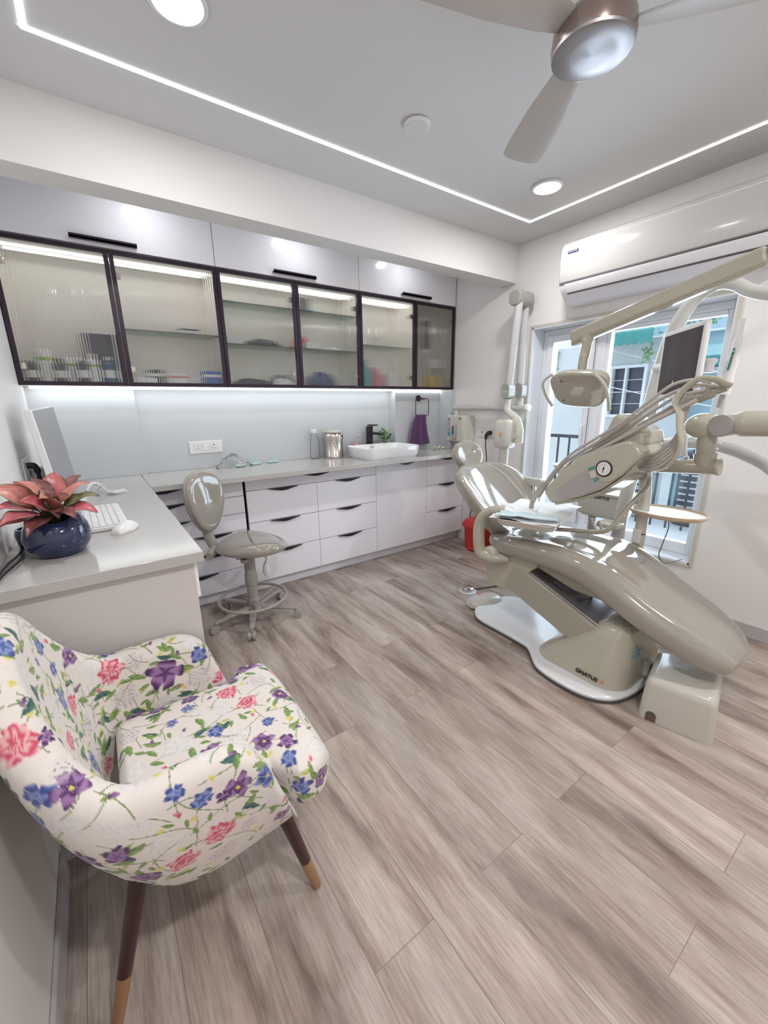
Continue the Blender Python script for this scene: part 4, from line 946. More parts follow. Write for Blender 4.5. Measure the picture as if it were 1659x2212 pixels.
for (x, y) in CA:
    d = Vector((x-SX, y-SY, 0)); L_ = d.length; d.normalize()
    lg = MB().tube([(SX+d.x*.02, SY+d.y*.02, .088), (SX+d.x*L_*.5, SY+d.y*L_*.5, .082), (x, y, .066)], [.026, .021, .015], 8, flat=.8, upv=(0, 0, 1)).build('leg', 'stool_grey', st, bevel=0)
    cs = MB(); sdv = Vector((-d.y, d.x, 0)).normalized()
    cc = Vector((x, y, .027))+d*.008
    for s_ in (-1, 1): cs.cyl(tuple(cc+sdv*s_*.006), tuple(cc+sdv*s_*.021), .0265, seg=20)
    cs.cyl(tuple(cc-sdv*.007), tuple(cc+sdv*.007), .018, seg=14); cs.cyl((x, y, .045), (x, y, .070), .007, seg=10)
    cs.build('castor', 'grey_plastic', lg, bevel=.003)

# ================================================================== X-RAY UNIT on right wall
xr = thing('xray_unit', 'wall-mounted dental X-ray machine with folding grey arm on the right wall', 'x-ray machine', (XR, 2.3, 1.1))
XG = mat('xray_cream', (0.64, 0.62, 0.55), 0.25, coat=.3, var=.01)
# control box on wall: y from 2.68 to 3.0, front at x=2.80
fb = XR-0.115
bdy = MB(); bdy.prism([(XR-.001, 2.655), (XR-.001, 2.925), (fb+.012, 2.915), (fb, 2.90), (fb, 2.70), (fb+.02, 2.675)], 'z', .985, 1.225)
bdy.build('control_box', XG, xr, bevel=.008, segs=3)
bx(fb-.006, fb-.0005, 2.845, 2.905, .99, 1.22).build('side_panel', XG, xr, bevel=.004)
bx(fb-.008, fb-.0062, 2.858, 2.893, 1.03, 1.20).build('label', 'grey_plastic', xr)
M['label_blue'] = mat('label_blue', (.12, .35, .55), .4); M['label_teal'] = mat('label_teal', (.05, .20, .18), .4); M['orange'] = mat('radiation_label', (.80, .38, .08), .4)
bx(fb-.0095, fb-.0083, 2.860, 2.891, 1.035, 1.065).build('label_block', 'label_blue', xr); bx(fb-.0095, fb-.0083, 2.860, 2.891, 1.185, 1.198).build('label_block', 'label_blue', xr)
bx(fb-.0015, fb-.0002, 2.735, 2.752, 1.185, 1.205).build('label_mark', 'label_teal', xr)
hsx = fb-.001
hn = MB().prism([(hsx-.0, 2.775), (hsx-.022, 2.782), (hsx-.026, 2.80), (hsx-.022, 2.822), (hsx, 2.83)], 'z', 1.00, 1.14).build('handset', 'grey_plastic', xr, bevel=.010, segs=3)
bx(hsx-.0285, hsx-.0262, 2.792, 2.812, 1.108, 1.122).build('display', 'black', xr); bx(hsx-.0285, hsx-.0262, 2.790, 2.814, 1.055, 1.10).build('keypad', 'label_teal', xr)
bx(fb-.0085, fb-.0063, 2.868, 2.893, 1.005, 1.015).build('badge', 'edge_stone', xr)
ax = XR-0.055
MB().lathe([(.026, 0), (.024, .03), (.020, .045)], (ax-.02, 2.82, 1.226), seg=20).build('pivot', XG, xr)
MB().tube([(ax-.02, 2.855, 1.292), (ax-.02, 2.05, 1.292)], .026, 20).tube([(ax-.02, 2.86, 1.292), (ax-.02, 2.855, 1.292)], [.02, .026], 20).build('extension_arm', 'arm_metal', xr, bevel=.003)
MB().cyl((ax-.02, 2.052, 1.292), (ax-.02, 2.030, 1.292), .031, .026, 24).build('arm_end_cap', 'plastic', xr)
MB().cyl((ax-.02, 2.12, 1.31), (ax-.02, 2.12, 1.37), .024, seg=20).build('pivot', XG, xr)
# lower rear knuckle, rear rod up, top knuckle, front rod down, front knuckle
def pill(y0, y1, z0, z1, x0, x1, m, nm_):
    r = min((y1-y0)/2, .045); pts = rrect((y0+y1)/2, (z0+z1)/2, (y1-y0)/2, (z1-z0)/2, r, 0); return MB().prism([(p[0], p[1]) for p in pts], 'x', x0, x1).build(nm_, m, xr, bevel=.01, segs=3)
XGr = mat('xray_grey_joint', (.34, .325, .30), .22, coat=.4)
pill(2.082, 2.158, 1.365, 1.482, XR-.115, XR-.05, XGr, 'rear_knuckle')
MB().tube([(XR-.085, 2.125, 1.45), (XR-.085, 2.125, 2.08)], .029, 18, flat=.9, upv=(1, 0, 0)).build('rear_rod', 'arm_metal', xr)
pill(2.070, 2.172, 2.025, 2.135, XR-.225, XR-.05, XGr, 'top_knuckle')
MB().tube([(XR-.185, 2.105, 2.09), (XR-.215, 2.13, 1.46)], .031, 18, flat=.9, upv=(1, 0, 0)).build('front_rod', 'arm_metal', xr)
pill(2.092, 2.168, 1.36, 1.478, XR-.262, XR-.18, XGr, 'front_knuckle')
MB().tube(spline([(XR-.222, 2.13, 1.36), (XR-.222, 2.13, 1.29), (XR-.222, 2.10, 1.255), (XR-.222, 2.04, 1.215), (XR-.225, 2.005, 1.15), (XR-.228, 2.0, 1.08), (XR-.228, 2.0, 1.03)], 7), [.026]*14+[.028]*8+[.032]*8+[.036]*13, 18).build('yoke', XG, xr)
# tube head
hc = Vector((XR-.27, 2.095, 1.095)); 
hr = []
for (dz, s_) in ((-.105, .80), (-.098, .90), (-.08, .97), (-.04, 1), (.03, 1), (.075, .96), (.10, .88), (.112, .70)):
    hr.append([(hc.x+p[0], hc.y+p[1], hc.z+dz) for p in [(a, b) for a, b, _ in rrect(0, 0, .060*s_, .074*s_, .03*s_, 0)]])
MB().loft(hr).build('tube_head', XG, xr)
MB().cyl((hc.x+.01, hc.y-.07, hc.z-.0), (XR-.232, 2.02, 1.09), .035, seg=24).build('side_hub', XG, xr)
MB().cyl((hc.x-.002, hc.y, hc.z-.10), (hc.x-.002, hc.y, hc.z-.255), .038, .034, 28).build('cone', XG, xr)
bx(hc.x-.063, hc.x-.0605, hc.y-.014, hc.y+.008, hc.z-.01, hc.z+.016).build('warning_label', 'orange', xr)
bdg = MB().tube([(hc.x-.062, hc.y-.008, hc.z-.045), (hc.x-.0635, hc.y-.008, hc.z-.045)], .019, 24, flat=.6).build('badge', 'edge_stone', xr)
MON = [(2.415, .975, 1.668), (2.415, .975, 1.350), (2.146, .714, 1.650), (2.146, .714, 1.333)]
# ================================================================== DENTAL CHAIR
dc = thing('dental_chair', 'reclined taupe vinyl dental chair on a white floor plate by the window', 'dental chair', (2.0, 1.1, 0))
outl = [(1.795, 1.50), (1.81, 1.57), (1.87, 1.635), (1.96, 1.665), (2.05, 1.67), (2.14, 1.65), (2.21, 1.60), (2.245, 1.52), (2.25, 1.45), (2.25, 1.20), (2.30, 1.10), (2.345, 1.03), (2.36, .92), (2.34, .78), (2.26, .68), (2.14, .650), (1.95, .645), (1.81, .66), (1.72, .70), (1.665, .78), (1.65, .90), (1.665, 1.02), (1.71, 1.09), (1.765, 1.15), (1.79, 1.22)]
o3 = [(p[0], p[1], 0) for p in outl]; dense = spline(o3+[o3[0]], 4)[:-1]
def off_ring(pts, s_, z, c=(2.0, 1.12)):
    out = []
    n = len(pts)
    for i in range(n):
        a, b = Vector(pts[i-1]), Vector(pts[(i+1) % n]); d = (b-a).normalized(); nn = Vector((d.y, -d.x, 0))
        p = Vector(pts[i])-nn*s_*-1; out.append((p.x, p.y, z))
    return out
MB().loft([off_ring(dense, -.003, 0.0), off_ring(dense, -.003, .016)]).build('base_gasket', 'rubber', dc)
MB().loft([off_ring(dense, 0, .016), off_ring(dense, 0, .026), off_ring(dense, .008, .034), off_ring(dense, .02, .036)]).build('base_plate', 'white_enamel', dc)
# base cover (hood)
def hood(z, x0, x1, y0, y1, r): return rrect((x0+x1)/2, (y0+y1)/2, (x1-x0)/2, (y1-y0)/2, r, z, 8)
MB().loft([hood(.036, 1.745, 2.26, .670, 1.13, .12), hood(.06, 1.75, 2.255, .672, 1.11, .12), hood(.16, 1.785, 2.22, .68, .99, .11), hood(.25, 1.815, 2.19, .69, .90, .09), hood(.30, 1.835, 2.17, .70, .85, .06), hood(.318, 1.86, 2.145, .72, .82, .04)]).build('base_cover', 'cream', dc)
# lift arm
def yz_box(p, q, w0, w1, th, name, m):
    p, q = Vector(p), Vector(q); d = (q-p).normalized(); n_ = Vector((0, -d.z, d.y))
    pts = [(p+n_*th).yz, (q+n_*th).yz, (q-n_*th).yz, (p-n_*th).yz]
    return MB().prism([tuple(a) for a in pts], 'x', w0, w1).build(name, m, dc, bevel=.006)
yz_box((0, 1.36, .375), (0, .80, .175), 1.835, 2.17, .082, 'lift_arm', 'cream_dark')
yz_box((0, 1.29, .435), (0, .80, .262), 1.850, 2.155, .010, 'arm_top_plate', 'dark_metal')
MB().prism([(1.56, .49), (1.20, .50), (1.20, .47), (1.38, .28), (1.42, .262), (1.50, .262), (1.54, .30)], 'x', 1.845, 2.16).build('seat_bracket', 'cream', dc, bevel=.012, segs=3)
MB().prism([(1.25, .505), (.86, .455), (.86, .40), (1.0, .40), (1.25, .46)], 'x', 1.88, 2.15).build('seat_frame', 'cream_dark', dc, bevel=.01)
cb = MB(); cb.tube(spline([(1.9, 1.12, .41), (1.92, 1.02, .34), (1.94, .95, .36), (1.95, .90, .42)], 6), .006, 8); cb.tube(spline([(2.0, 1.10, .42), (2.02, 1.0, .33), (2.03, .93, .38)], 6), .005, 8); cb.build('cable', 'rubber', dc)
# seat cushion with legrest
YS = [1.565, 1.535, 1.45, 1.30, 1.10, .93, .80, .65, .50, .42, .37, .345]
ZTOP = [.560, .585, .600, .620, .635, .628, .585, .505, .435, .390, .345, .305]
ZBOT = [.520, .500, .480, .488, .490, .462, .405, .340, .280, .262, .262, .275]
XLs = [1.93, 1.85, 1.805, 1.790, 1.785, 1.785, 1.790, 1.800, 1.825, 1.85, 1.885, 1.93]
XRs = [2.15, 2.23, 2.270, 2.285, 2.290, 2.290, 2.285, 2.275, 2.250, 2.22, 2.185, 2.14]
rings = []
yy = np.linspace(0, len(YS)-1, 56)
idx = np.arange(len(YS))
def smooth(v, t_):
    i = int(min(t_, len(v)-1.0001)); f = t_-i
    p0, p1, p2, p3 = v[max(i-1, 0)], v[i], v[i+1], v[min(i+2, len(v)-1)]
    return .5*((2*p1)+(-p0+p2)*f+(2*p0-5*p1+4*p2-p3)*f*f+(-p0+3*p1-3*p2+p3)*f**3)
for t_ in yy:
    y = smooth(YS, t_); zt = smooth(ZTOP, t_); zb = smooth(ZBOT, t_); xl = smooth(XLs, t_); xr_ = smooth(XRs, t_)
    th = zt-zb; wx = xr_-xl; c = (xl+xr_)/2; roll = min(.05, wx*.15)
    pr = [(-.5, .40), (-.497, .55), (-.485, .70), (-.455, .82), (-.41, .90), (-.36, .92), (-.31, .885), (-.25, .87), (-.12, .93), (0, .95), (.12, .93), (.25, .87), (.31, .885), (.36, .92), (.41, .90), (.455, .82), (.485, .70), (.497, .55), (.5, .40), (.49, .22), (.45, .08), (.36, .0), (.18, 0), (0, 0), (-.18, 0), (-.36, 0), (-.45, .08), (-.49, .22)]
    rings.append([(c+a*wx, y, zb+b*th) for a, b in pr])
MB().loft(rings).build('seat', 'vinyl', dc, ang=75, sub=1)
MB().cyl((1.98, .44, .262), (1.98, .44, .235), .022, .015, 16).build('stopper', 'steel', dc)
# backrest
BO = Vector((2.080, 1.485, .550)); BV = Vector((0, .70, .62)).normalized(); BU = Vector((1, 0, 0)); BN = BU.cross(BV)*1.0
if BN.y > 0: BN = -BN
def wprof(v):
    return np.interp(v, [0, .03, .10, .22, .34, .42, .48, .53, .557, .571], [.13, .200, .248, .280, .290, .280, .245, .180, .12, .055])
vs = [0, .012, .03, .06, .10, .15, .20, .26, .32, .38, .43, .47, .505, .53, .555, .575, .59, .597]
rings = []
for v in vs:
    v = v*.955; w_ = float(wprof(v)); e_ = min(1, (v+.01)/.05)*min(1, (.583-v)/.06); e_ = max(.25, e_)**.5
    pr = []
    for k in range(40):
        a = 2*PI*k/40; ca, sa = math.cos(a), math.sin(a)
        x = w_*math.copysign(abs(ca)**.62, ca)
        if sa >= 0: t_ = .048*e_*abs(sa)**.55; t_ -= .030*e_*max(0, 1-(x/(w_*.80))**2)
        else: t_ = -.085*e_*abs(sa)**.6
        wrap = .045*(x/.24)**2*e_
        p = BO+BU*x+BV*v+BN*(t_+wrap)
        pr.append(p)
    rings.append(pr)
MB().loft(rings).build('backrest', 'vinyl', dc, ang=75, sub=1)
yb0 = BO+BV*.54-BN*.02; 
MB().tube([tuple(yb0), tuple(yb0+BV*.12)], .018, 12, flat=.5, upv=(1, 0, 0)).build('headrest_bar', 'steel', dc)
HC = Vector((2.095, 1.965, .985)); HV = Vector((0, .45, .89)).normalized(); HN = BU.cross(HV); HN = -HN if HN.y > 0 else HN
HN = (HN+Vector((-.18, 0, 0))).normalized(); HU = HV.cross(HN).normalized()
rings = []
for s_, t_ in ((.25, -.058), (.65, -.055), (.90, -.036), (1.0, -.008), (1.0, .012), (.93, .030), (.80, .034), (.6, .024), (.3, .016), (.05, .014)):
    rings.append([HC+HU*(.118*s_*math.cos(2*PI*k/36)*(1+.08*math.sin(2*PI*k/36)))+HV*(.108*s_*math.sin(2*PI*k/36))+HN*t_ for k in range(36)])
MB().loft(rings).build('headrest', 'vinyl', dc, ang=75, sub=1)
# left armrest (C shape) and right armrest
ap = spline([(1.79, 1.385, .768), (1.765, 1.43, .762), (1.755, 1.50, .718), (1.757, 1.532, .65), (1.758, 1.533, .55), (1.765, 1.515, .48), (1.80, 1.45, .462), (1.86, 1.40, .462)], 7)
n = len(ap); rr = [.020+.011*min(1, i/24) for i in range(n)]
MB().tube(ap, rr, 16, flat=1.15, upv=(1, 0, 0)).build('armrest', 'cream', dc)
MB().cyl((1.775, 1.475, .475), (1.90, 1.475, .475), .048, seg=28).build('armrest_hub', 'cream_white', dc, bevel=.006)
MB().box(2.345, 2.395, 1.55, 1.80, .795, .845).build('right_armrest', 'cream_white', dc, bevel=.008, segs=3)
MB().tube([(2.37, 1.62, .80), (2.36, 1.56, .60), (2.27, 1.50, .53)], .016, 10).build('right_armrest_post', 'steel', dc)
text_mesh('GNATUS', 0.027, 'lettering', 'black', dc, (1.7465, .875, .060), (0, -1, 0), (.18, 0, 1), bold=.0008)
# logo swoosh, sticker and socket on the cover's rear corner
M['swoosh'] = mat('orange_swoosh', (.75, .20, .10), .4)
MB().tube([(1.7445, .752, .074), (1.7435, .744, .078), (1.7445, .738, .072)], .0035, 6).build('logo_swoosh', 'swoosh', dc)
mts = Matrix(((1, 0, 0, 1.89), (0, 1, 0.25, .676), (0, 0, 1, .17), (0, 0, 0, 1)))
for k, (t_, wv_) in enumerate((('The chair\'s control', .02), ('should be used only', .02), ('by the operator', .02))):
    text_mesh(t_, .012, 'sticker_text', 'label_blue', dc, (1.855, .676+.000*k, .225-.018*k), (1, 0, 0), (0, .12, 1), bold=.0002)
MB().box(1.985, 2.055, .648, .69, .045, .125).build('cable_socket', 'cream_white', dc, bevel=.008)
bx(1.998, 2.042, .6475, .66, .06, .112).build('socket_recess', 'rubber', dc)
MB().tube(spline([(2.02, .655, .085), (2.02, .62, .08), (2.03, .60, .05)], 5), .012, 10).build('conduit', 'rubber', dc)

# ---- junction box at the foot end
jb = thing('junction_box', 'cream rectangular floor box under the foot end of the dental chair', 'floor box', (1.9, .48, 0))
c0, c1 = Vector((1.754, .589, 0)), Vector((1.812, .331, 0)); e1 = (c1-c0); L1 = e1.length; e1.normalize(); e2 = Vector((-e1.y, e1.x, 0)); 
if e2.x < 0: e2 = -e2
mt = Matrix(((e1.x, e2.x, 0, c0.x), (e1.y, e2.y, 0, c0.y), (0, 0, 1, 0), (0, 0, 0, 1)))
D2 = .30
def jring(z, ins):
    return [mt @ Vector(p) for p in rrect(L1/2, D2/2, L1/2-ins, D2/2-ins, .028, z, 6)]
jm = MB().loft([jring(.0, 0), jring(.02, .001), jring(.16, .009), jring(.183, .014), jring(.195, .026), jring(.198, .040)]).build('housing', 'cream_white', jb)
# arched cable opening (dark) at the near left bottom edge of the front
arch = [(.030, .001), (.030, .026)]+[(.049-.019*math.cos(PI*k/10), .026+.019*math.sin(PI*k/10)) for k in range(1, 11)]+[(.068, .001)]
bmx = MB(); R0 = [mt @ Vector((p[0], -.0015, p[1])) for p in arch]; R1 = [mt @ Vector((p[0], .02, p[1])) for p in arch]
bmx.loft([R0, R1]).build('cable_opening', 'rubber', jb)
MB().loft([[mt @ Vector((p[0]*.85+.008, -.0022, p[1]*.72)) for p in arch], [mt @ Vector((p[0]*.85+.008, -.0008, p[1]*.72)) for p in arch]]).build('inner_cable', mat('brown_cable', (.16, .09, .08), .5), jb)
MB().box(.085, .135, .17, .20, .1975, .1985, mt).build('sticker', 'plastic', jb)
# ---- pressure foot switch and chair control
fs = thing('foot_switch', 'round chrome foot pedal on a white disc on the floor left of the chair base', 'pedal', (2.065, 1.885, 0))
MB().lathe([(.062, 0), (.064, .005), (.060, .010), (.045, .012)], (2.065, 1.885, 0), seg=40).build('disc', 'plastic', fs)
MB().lathe([(.040, .012), (.044, .022), (.043, .030), (.036, .036), (.015, .039), (.001, .0395)], (2.065, 1.885, 0), seg=40).build('pedal', 'steel', fs)
MB().tube(spline([(2.10, 1.87, .012), (2.20, 1.84, .008), (2.36, 1.78, .008)], 6), .005, 8).build('hose', 'rubber', fs)
fc = thing('foot_control', 'white rounded foot control with an orange button at the tip of the chair base', 'foot control', (2.0, 1.72, 0))
mf = Matrix.Translation((2.00, 1.675, 0)) @ Matrix.Rotation(math.radians(-20), 4, 'Z')
rings = []
for z, s_, dx_ in ((0, .98, 0), (.018, 1.0, 0), (.045, .93, .004), (.062, .78, .012), (.070, .5, .02), (.072, .12, .03)):
    rings.append([mf @ Vector((dx_+.130*s_*math.copysign(abs(math.cos(2*PI*k/36))**.8, math.cos(2*PI*k/36)), .078*s_*math.copysign(abs(math.sin(2*PI*k/36))**.75, math.sin(2*PI*k/36)), z)) for k in range(36)])
MB().loft(rings).build('shell', 'cream_white', fc, sub=1)
MB().box(-.118, -.095, -.035, .012, .010, .040, mf).build('button_panel', 'grey_plastic', fc, bevel=.004)
for k in range(3): MB().lathe([(.006, .0), (.006, .003), (.001, .004)], tuple(mf @ Vector((-.04+.03*k, -.035+.02*k, .062))), seg=12).build('button', 'grey_plastic', fc)
MB().lathe([(.010, -.012), (.012, .008), (.004, .012)], tuple(mf @ Vector((-.02, .03, .066))), seg=16).build('orange_button', 'swoosh', fc)

# ================================================================== DENTAL UNIT (column, cuspidor, arms)
du = thing('dental_unit', 'cream dental unit with tall post, spittoon and arms in front of the window', 'dental unit', (2.5, 1.15, 0))
MB().loft([hood(.0, 2.40, 2.66, 1.02, 1.42, .05), hood(.05, 2.40, 2.66, 1.02, 1.42, .05), hood(.40, 2.42, 2.63, 1.05, 1.38, .05), hood(.46, 2.45, 2.60, 1.09, 1.33, .04)]).build('floor_housing', 'cream_white', du)
pts = spline([(2.5, 1.10, .40), (2.5, 1.09, .71), (2.5, 1.045, 1.10), (2.5, 1.025, 1.28), (2.5, 1.0, 1.49), (2.5, .96, 1.69), (2.5, .90, 1.805), (2.5, .82, 1.855), (2.5, .75, 1.845), (2.5, .69, 1.805), (2.5, .61, 1.775), (2.5, .52, 1.79), (2.48, .45, 1.82)], 6)
n = len(pts); MB().tube(pts, [.036 if i < n*.40 else .036-.008*min(1, (i-n*.40)/8) for i in range(n)], 20).build('lamp_post', mat('pale_grey_post', (.60, .60, .575), .22, coat=.4, var=.01), du)
MB().loft([hood(.61, 2.575, 2.70, 1.14, 1.38, .03), hood(.63, 2.555, 2.71, 1.12, 1.405, .03), hood(.72, 2.55, 2.715, 1.11, 1.415, .03), hood(.755, 2.55, 2.715, 1.11, 1.415, .03)]).build('spittoon_body', 'cream_white', du, bevel=.006)
MB().loft([hood(.756, 2.545, 2.72, 1.105, 1.42, .03), hood(.776, 2.545, 2.72, 1.105, 1.42, .03)]).build('spittoon_rim', 'cream', du, bevel=.005)
MB().lathe([(.030, 0), (.055, .02), (.082, .07), (.088, .085), (.082, .085), (.06, .03)], (2.65, 1.56, .83), seg=36).build('spittoon_bowl', 'ceramic', du)
text_mesh('GNATUS', .026, 'lettering', 'black', du, (2.5485, 1.300, .738), (0, -1, 0), (0, 0, 1), bold=.0005)
cor = [(2.60, 1.315, .610-.0045*k) for k in range(45)]
MB().tube(cor, [.026 if (k//2) % 2 else .020 for k in range(45)], 18).build('corrugated_drain', 'grey_plastic', du)
MB().tube(spline([(2.36, 1.20, .66), (2.36, 1.17, .60), (2.40, 1.12, .52), (2.42, 1.10, .42)], 6), .010, 10).tube(spline([(2.34, 1.14, .66), (2.34, 1.11, .58), (2.40, 1.10, .44)], 6), .008, 10).build('drain_tube', 'hose', du)
MB().box(2.36, 2.46, 1.05, 1.17, .615, .645).build('holder_block', 'cream_white', du, bevel=.008)
MB().tube(spline([(2.34, .93, .30), (2.32, .915, .50), (2.30, .90, .66), (2.30, .905, .86), (2.30, .92, .99)], 6), .028, 18).build('tray_post', 'cream_white', du)
MB().box(2.268, 2.285, .885, .925, .60, .68).build('post_switch', 'plastic', du, bevel=.005)
MB().cyl((2.30, .925, .94), (2.30, .925, 1.0), .033, seg=24).build('post_collar', 'cream_dark', du)
MB().cyl((2.30, .90, .985), (2.30, .90, .991), .035, seg=24).build('clamp_ring', mat('dark_red_band', (.25, .05, .05), .5), du)
MB().cyl((2.30, .902, .650), (2.30, .902, .656), .030, seg=24).build('clamp_ring', 'dark_gap', du)
# big delivery arm + joint + horizontal tube
MB().tube(spline([(2.2, .66, 1.222), (2.2, .56, 1.235), (2.2, .46, 1.24), (2.22, .25, 1.24), (2.25, .05, 1.24)], 5), [.050]*6+[.058]*15, 24, flat=.9, upv=(0, 0, 1)).build('delivery_arm', 'cream', du)
MB().ball((2.2, .675, 1.222), .062, 1.0, 1.15, .92, 24).build('elbow_cover', 'cream', du)
MB().cyl((2.138, .60, 1.228), (2.142, .60, 1.228), .040, seg=32).cyl((2.142, .60, 1.228), (2.20, .60, 1.228), .045, seg=32).build('elbow_cap', 'grey_plastic', du)
MB().cyl((2.2, .655, 1.19), (2.2, .650, 1.10), .036, seg=24).cyl((2.2, .650, 1.105), (2.2, .645, 1.05), .043, .038, 24).build('elbow_stem', 'cream_dark', du)
MB().tube([(2.2, .598, 1.050), (2.2, 1.10, 1.010)], .033, 24).build('swivel_tube', 'cream_dark', du); MB().cyl((2.2, .600, 1.050), (2.2, .588, 1.051), .037, seg=24).build('tube_cap', 'cream', du)
# assistant arm, curved grey
MB().tube(spline([(2.42, 1.03, 1.03), (2.42, .96, 1.08), (2.42, .88, 1.115), (2.42, .78, 1.13), (2.42, .66, 1.12), (2.42, .56, 1.09), (2.40, .46, 1.04), (2.36, .30, .92), (2.30, .1, .80)], 6), .030, 18).build('assistant_arm', 'arm_metal', du)
co = []
for i in range(200):
    u = i/199; a = u*2*PI*30
    base = Vector((2.30, .775-.02*u, 1.17-.17*u)) if u < .5 else Vector((2.30, .765-.13*(u-.5)*2, 1.085-.10*math.sin((u-.5)*2*PI)*1.0+.07*(u-.5)*2))
    co.append(base+Vector((.012*math.cos(a), .014*math.cos(a+.6), .010*math.sin(a))))
MB().tube(co, .004, 6).build('coiled_hose', 'plastic', du)

# ---- delivery head
dh = thing('delivery_head', 'cream instrument console with round pressure gauge and grey hoses, tilted above the chair', 'instrument console', (2.03, 1.0, .9))
prof = [(1.258, .872), (1.215, .815), (1.16, .825), (1.06, .868), (.955, .925), (.865, 1.010), (.790, 1.108), (.838, 1.166), (.875, 1.163), (1.00, 1.112), (1.105, 1.062), (1.128, 1.022), (1.155, 1.008)]
MB().prism(prof, 'x', 1.934, 2.175).build('console', 'cream', dh, bevel=.016, segs=4)
lowp = [(1.20, .825), (1.07, .862), (.955, .920), (.865, 1.005), (.80, 1.095), (.808, 1.072), (.868, .985), (.955, .905), (1.07, .845), (1.185, .806)]
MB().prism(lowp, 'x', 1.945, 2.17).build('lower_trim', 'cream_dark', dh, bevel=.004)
MB().prism([(1.10, 1.04), (1.03, 1.15), (.99, 1.20), (.965, 1.268), (.935, 1.280), (.905, 1.262), (.822, 1.192), (.812, 1.14), (.90, 1.10)], 'x', 1.985, 2.20).build('rear_hump', 'cream', dh, bevel=.018, segs=3)
pan = [(1.185, .872), (1.160, .850), (1.095, .862), (.985, .920), (.925, .985), (.915, 1.05), (.97, 1.055), (1.047, 1.005), (1.13, .940), (1.172, .900)]
pn = [(v.y, v.z) for v in spline([(0, a, b) for a, b in pan]+[(0, *pan[0])], 4)[:-1]]
MB().prism(pn, 'x', 1.9325, 1.9345).build('grey_panel', mat('warm_grey_panel', (.40, .375, .36), .35), dh)
GC = (1.932, .948, 1.030)
ga = MB().lathe([(.039, 0), (.039, .006), (.035, .008)], (1.934, .948, 1.030), axis=(-1, 0, 0), seg=40).build('gauge_bezel', mat('dark_bezel', (.05, .03, .03), .3), dh)
MB().lathe([(.0315, .0082), (.0312, .0088)], (1.934, .948, 1.030), axis=(-1, 0, 0), seg=36).build('gauge_dial', 'plastic', ga)
tk = MB()
for k in range(11):
    a = math.radians(-30+24*k); c_, s_ = math.cos(a), math.sin(a)
    tk.tube([(1.9250, .948+.019*c_, 1.030+.019*s_), (1.9250, .948+.023*c_, 1.030+.023*s_)], .0008, 4)
tk.tube([(1.9246, .951, 1.012), (1.9246, .945, 1.050)], [.0022, .0005], 6); tk.tube([(1.9248, .948, 1.030), (1.9243, .948, 1.030)], .005, 10)
tk.build('gauge_marks', 'black', ga)
MB().tube([(1.931, .935, 1.022), (1.9345, .935, 1.022)], .052, 32).build('gauge_plate', 'cream', dh)
MB().prism([(1.018, 1.005), (.985, 1.020), (.978, .985), (1.005, .975)], 'x', 1.925, 1.935).build('switch', 'cream_white', dh, bevel=.002)
MB().prism([(1.025, 1.022), (.998, 1.036), (.995, 1.026), (1.02, 1.013)], 'x', 1.930, 1.9335).build('green_mark', mat('green_mark', (.05, .30, .18), .4), dh)
MB().prism([(.990, .968), (.970, .985), (.967, .975), (.985, .960)], 'x', 1.930, 1.9335).build('green_mark', bpy.data.materials['green_mark'], dh)
HO = [([(1.93, 1.309, .813), (1.93, 1.205, .981), (1.93, 1.114, 1.085), (1.93, 1.00, 1.168), (1.93, .88, 1.256), (1.94, .786, 1.346), (1.95, .726, 1.396), (1.97, .665, 1.412), (2.0, .615, 1.400)], .0065),
      ([(1.975, 1.305, .825), (1.965, 1.205, .985), (1.965, 1.128, 1.062), (1.965, .98, 1.168), (1.965, .80, 1.315), (1.98, .73, 1.366), (2.0, .66, 1.390), (2.04, .60, 1.385)], .0075),
      ([(1.99, 1.20, .975), (1.99, 1.128, 1.05), (1.985, .98, 1.148), (1.985, .80, 1.290), (2.0, .72, 1.350), (2.03, .64, 1.372)], .0065),
      ([(2.01, 1.19, .98), (2.01, .98, 1.140), (2.01, .80, 1.268), (2.02, .70, 1.335), (2.05, .62, 1.362)], .0065),
      ([(1.95, 1.125, 1.015), (1.955, 1.048, 1.077), (1.96, .854, 1.205), (1.97, .720, 1.290), (2.0, .651, 1.335)], .0095)]
for h_, r_ in HO: MB().tube(spline(h_, 7), r_, 12).build('hose', 'hose', dh)
LO = []
for k_ in range(5):
    d_ = .011*k_
    LO.append([(1.985+.012*k_, .690, 1.355), (1.985+.012*k_, .705-.004*k_, 1.300), (1.985+.010*k_, .676+d_*.6, 1.213), (1.985+.010*k_, .688+d_, 1.122+d_*.7), (1.99+.010*k_, .755+d_*.7, 1.048+d_*1.2), (2.02+.008*k_, .825, 1.034+d_), (2.06, .88, 1.05+d_*.6)])
for h_ in LO: MB().tube(spline(h_, 8), .0062, 12).build('hanging_hose', 'hose', dh)
MB().tube(spline([(1.985, 1.355, .735), (1.955, 1.33, .80), (1.94, 1.29, .86), (1.935, 1.25, .92)], 5), [.013]*5+[.015]*11, 14).build('handpiece', 'cream_dark', dh)
MB().cyl((1.95, 1.165, .972), (1.952, 1.11, 1.018), .015, seg=18).cyl((1.99, 1.20, .96), (1.99, 1.15, 1.02), .014, seg=16).build('handpiece_holder', 'cream_white', dh, bevel=.002)
yk = spline([(2.01, .80, 1.025), (1.985, .72, 1.055), (1.972, .680, 1.11), (1.962, .668, 1.17), (1.962, .682, 1.225), (1.965, .690, 1.279), (1.965, .712, 1.325), (1.97, .695, 1.372), (1.98, .655, 1.412), (2.0, .605, 1.410), (2.02, .575, 1.392), (2.03, .560, 1.385)], 6)
MB().tube(yk, [.0075+.0095*min(1, i/28) for i in range(len(yk))], 12, flat=.55).build('hose_yoke', 'cream', dh)
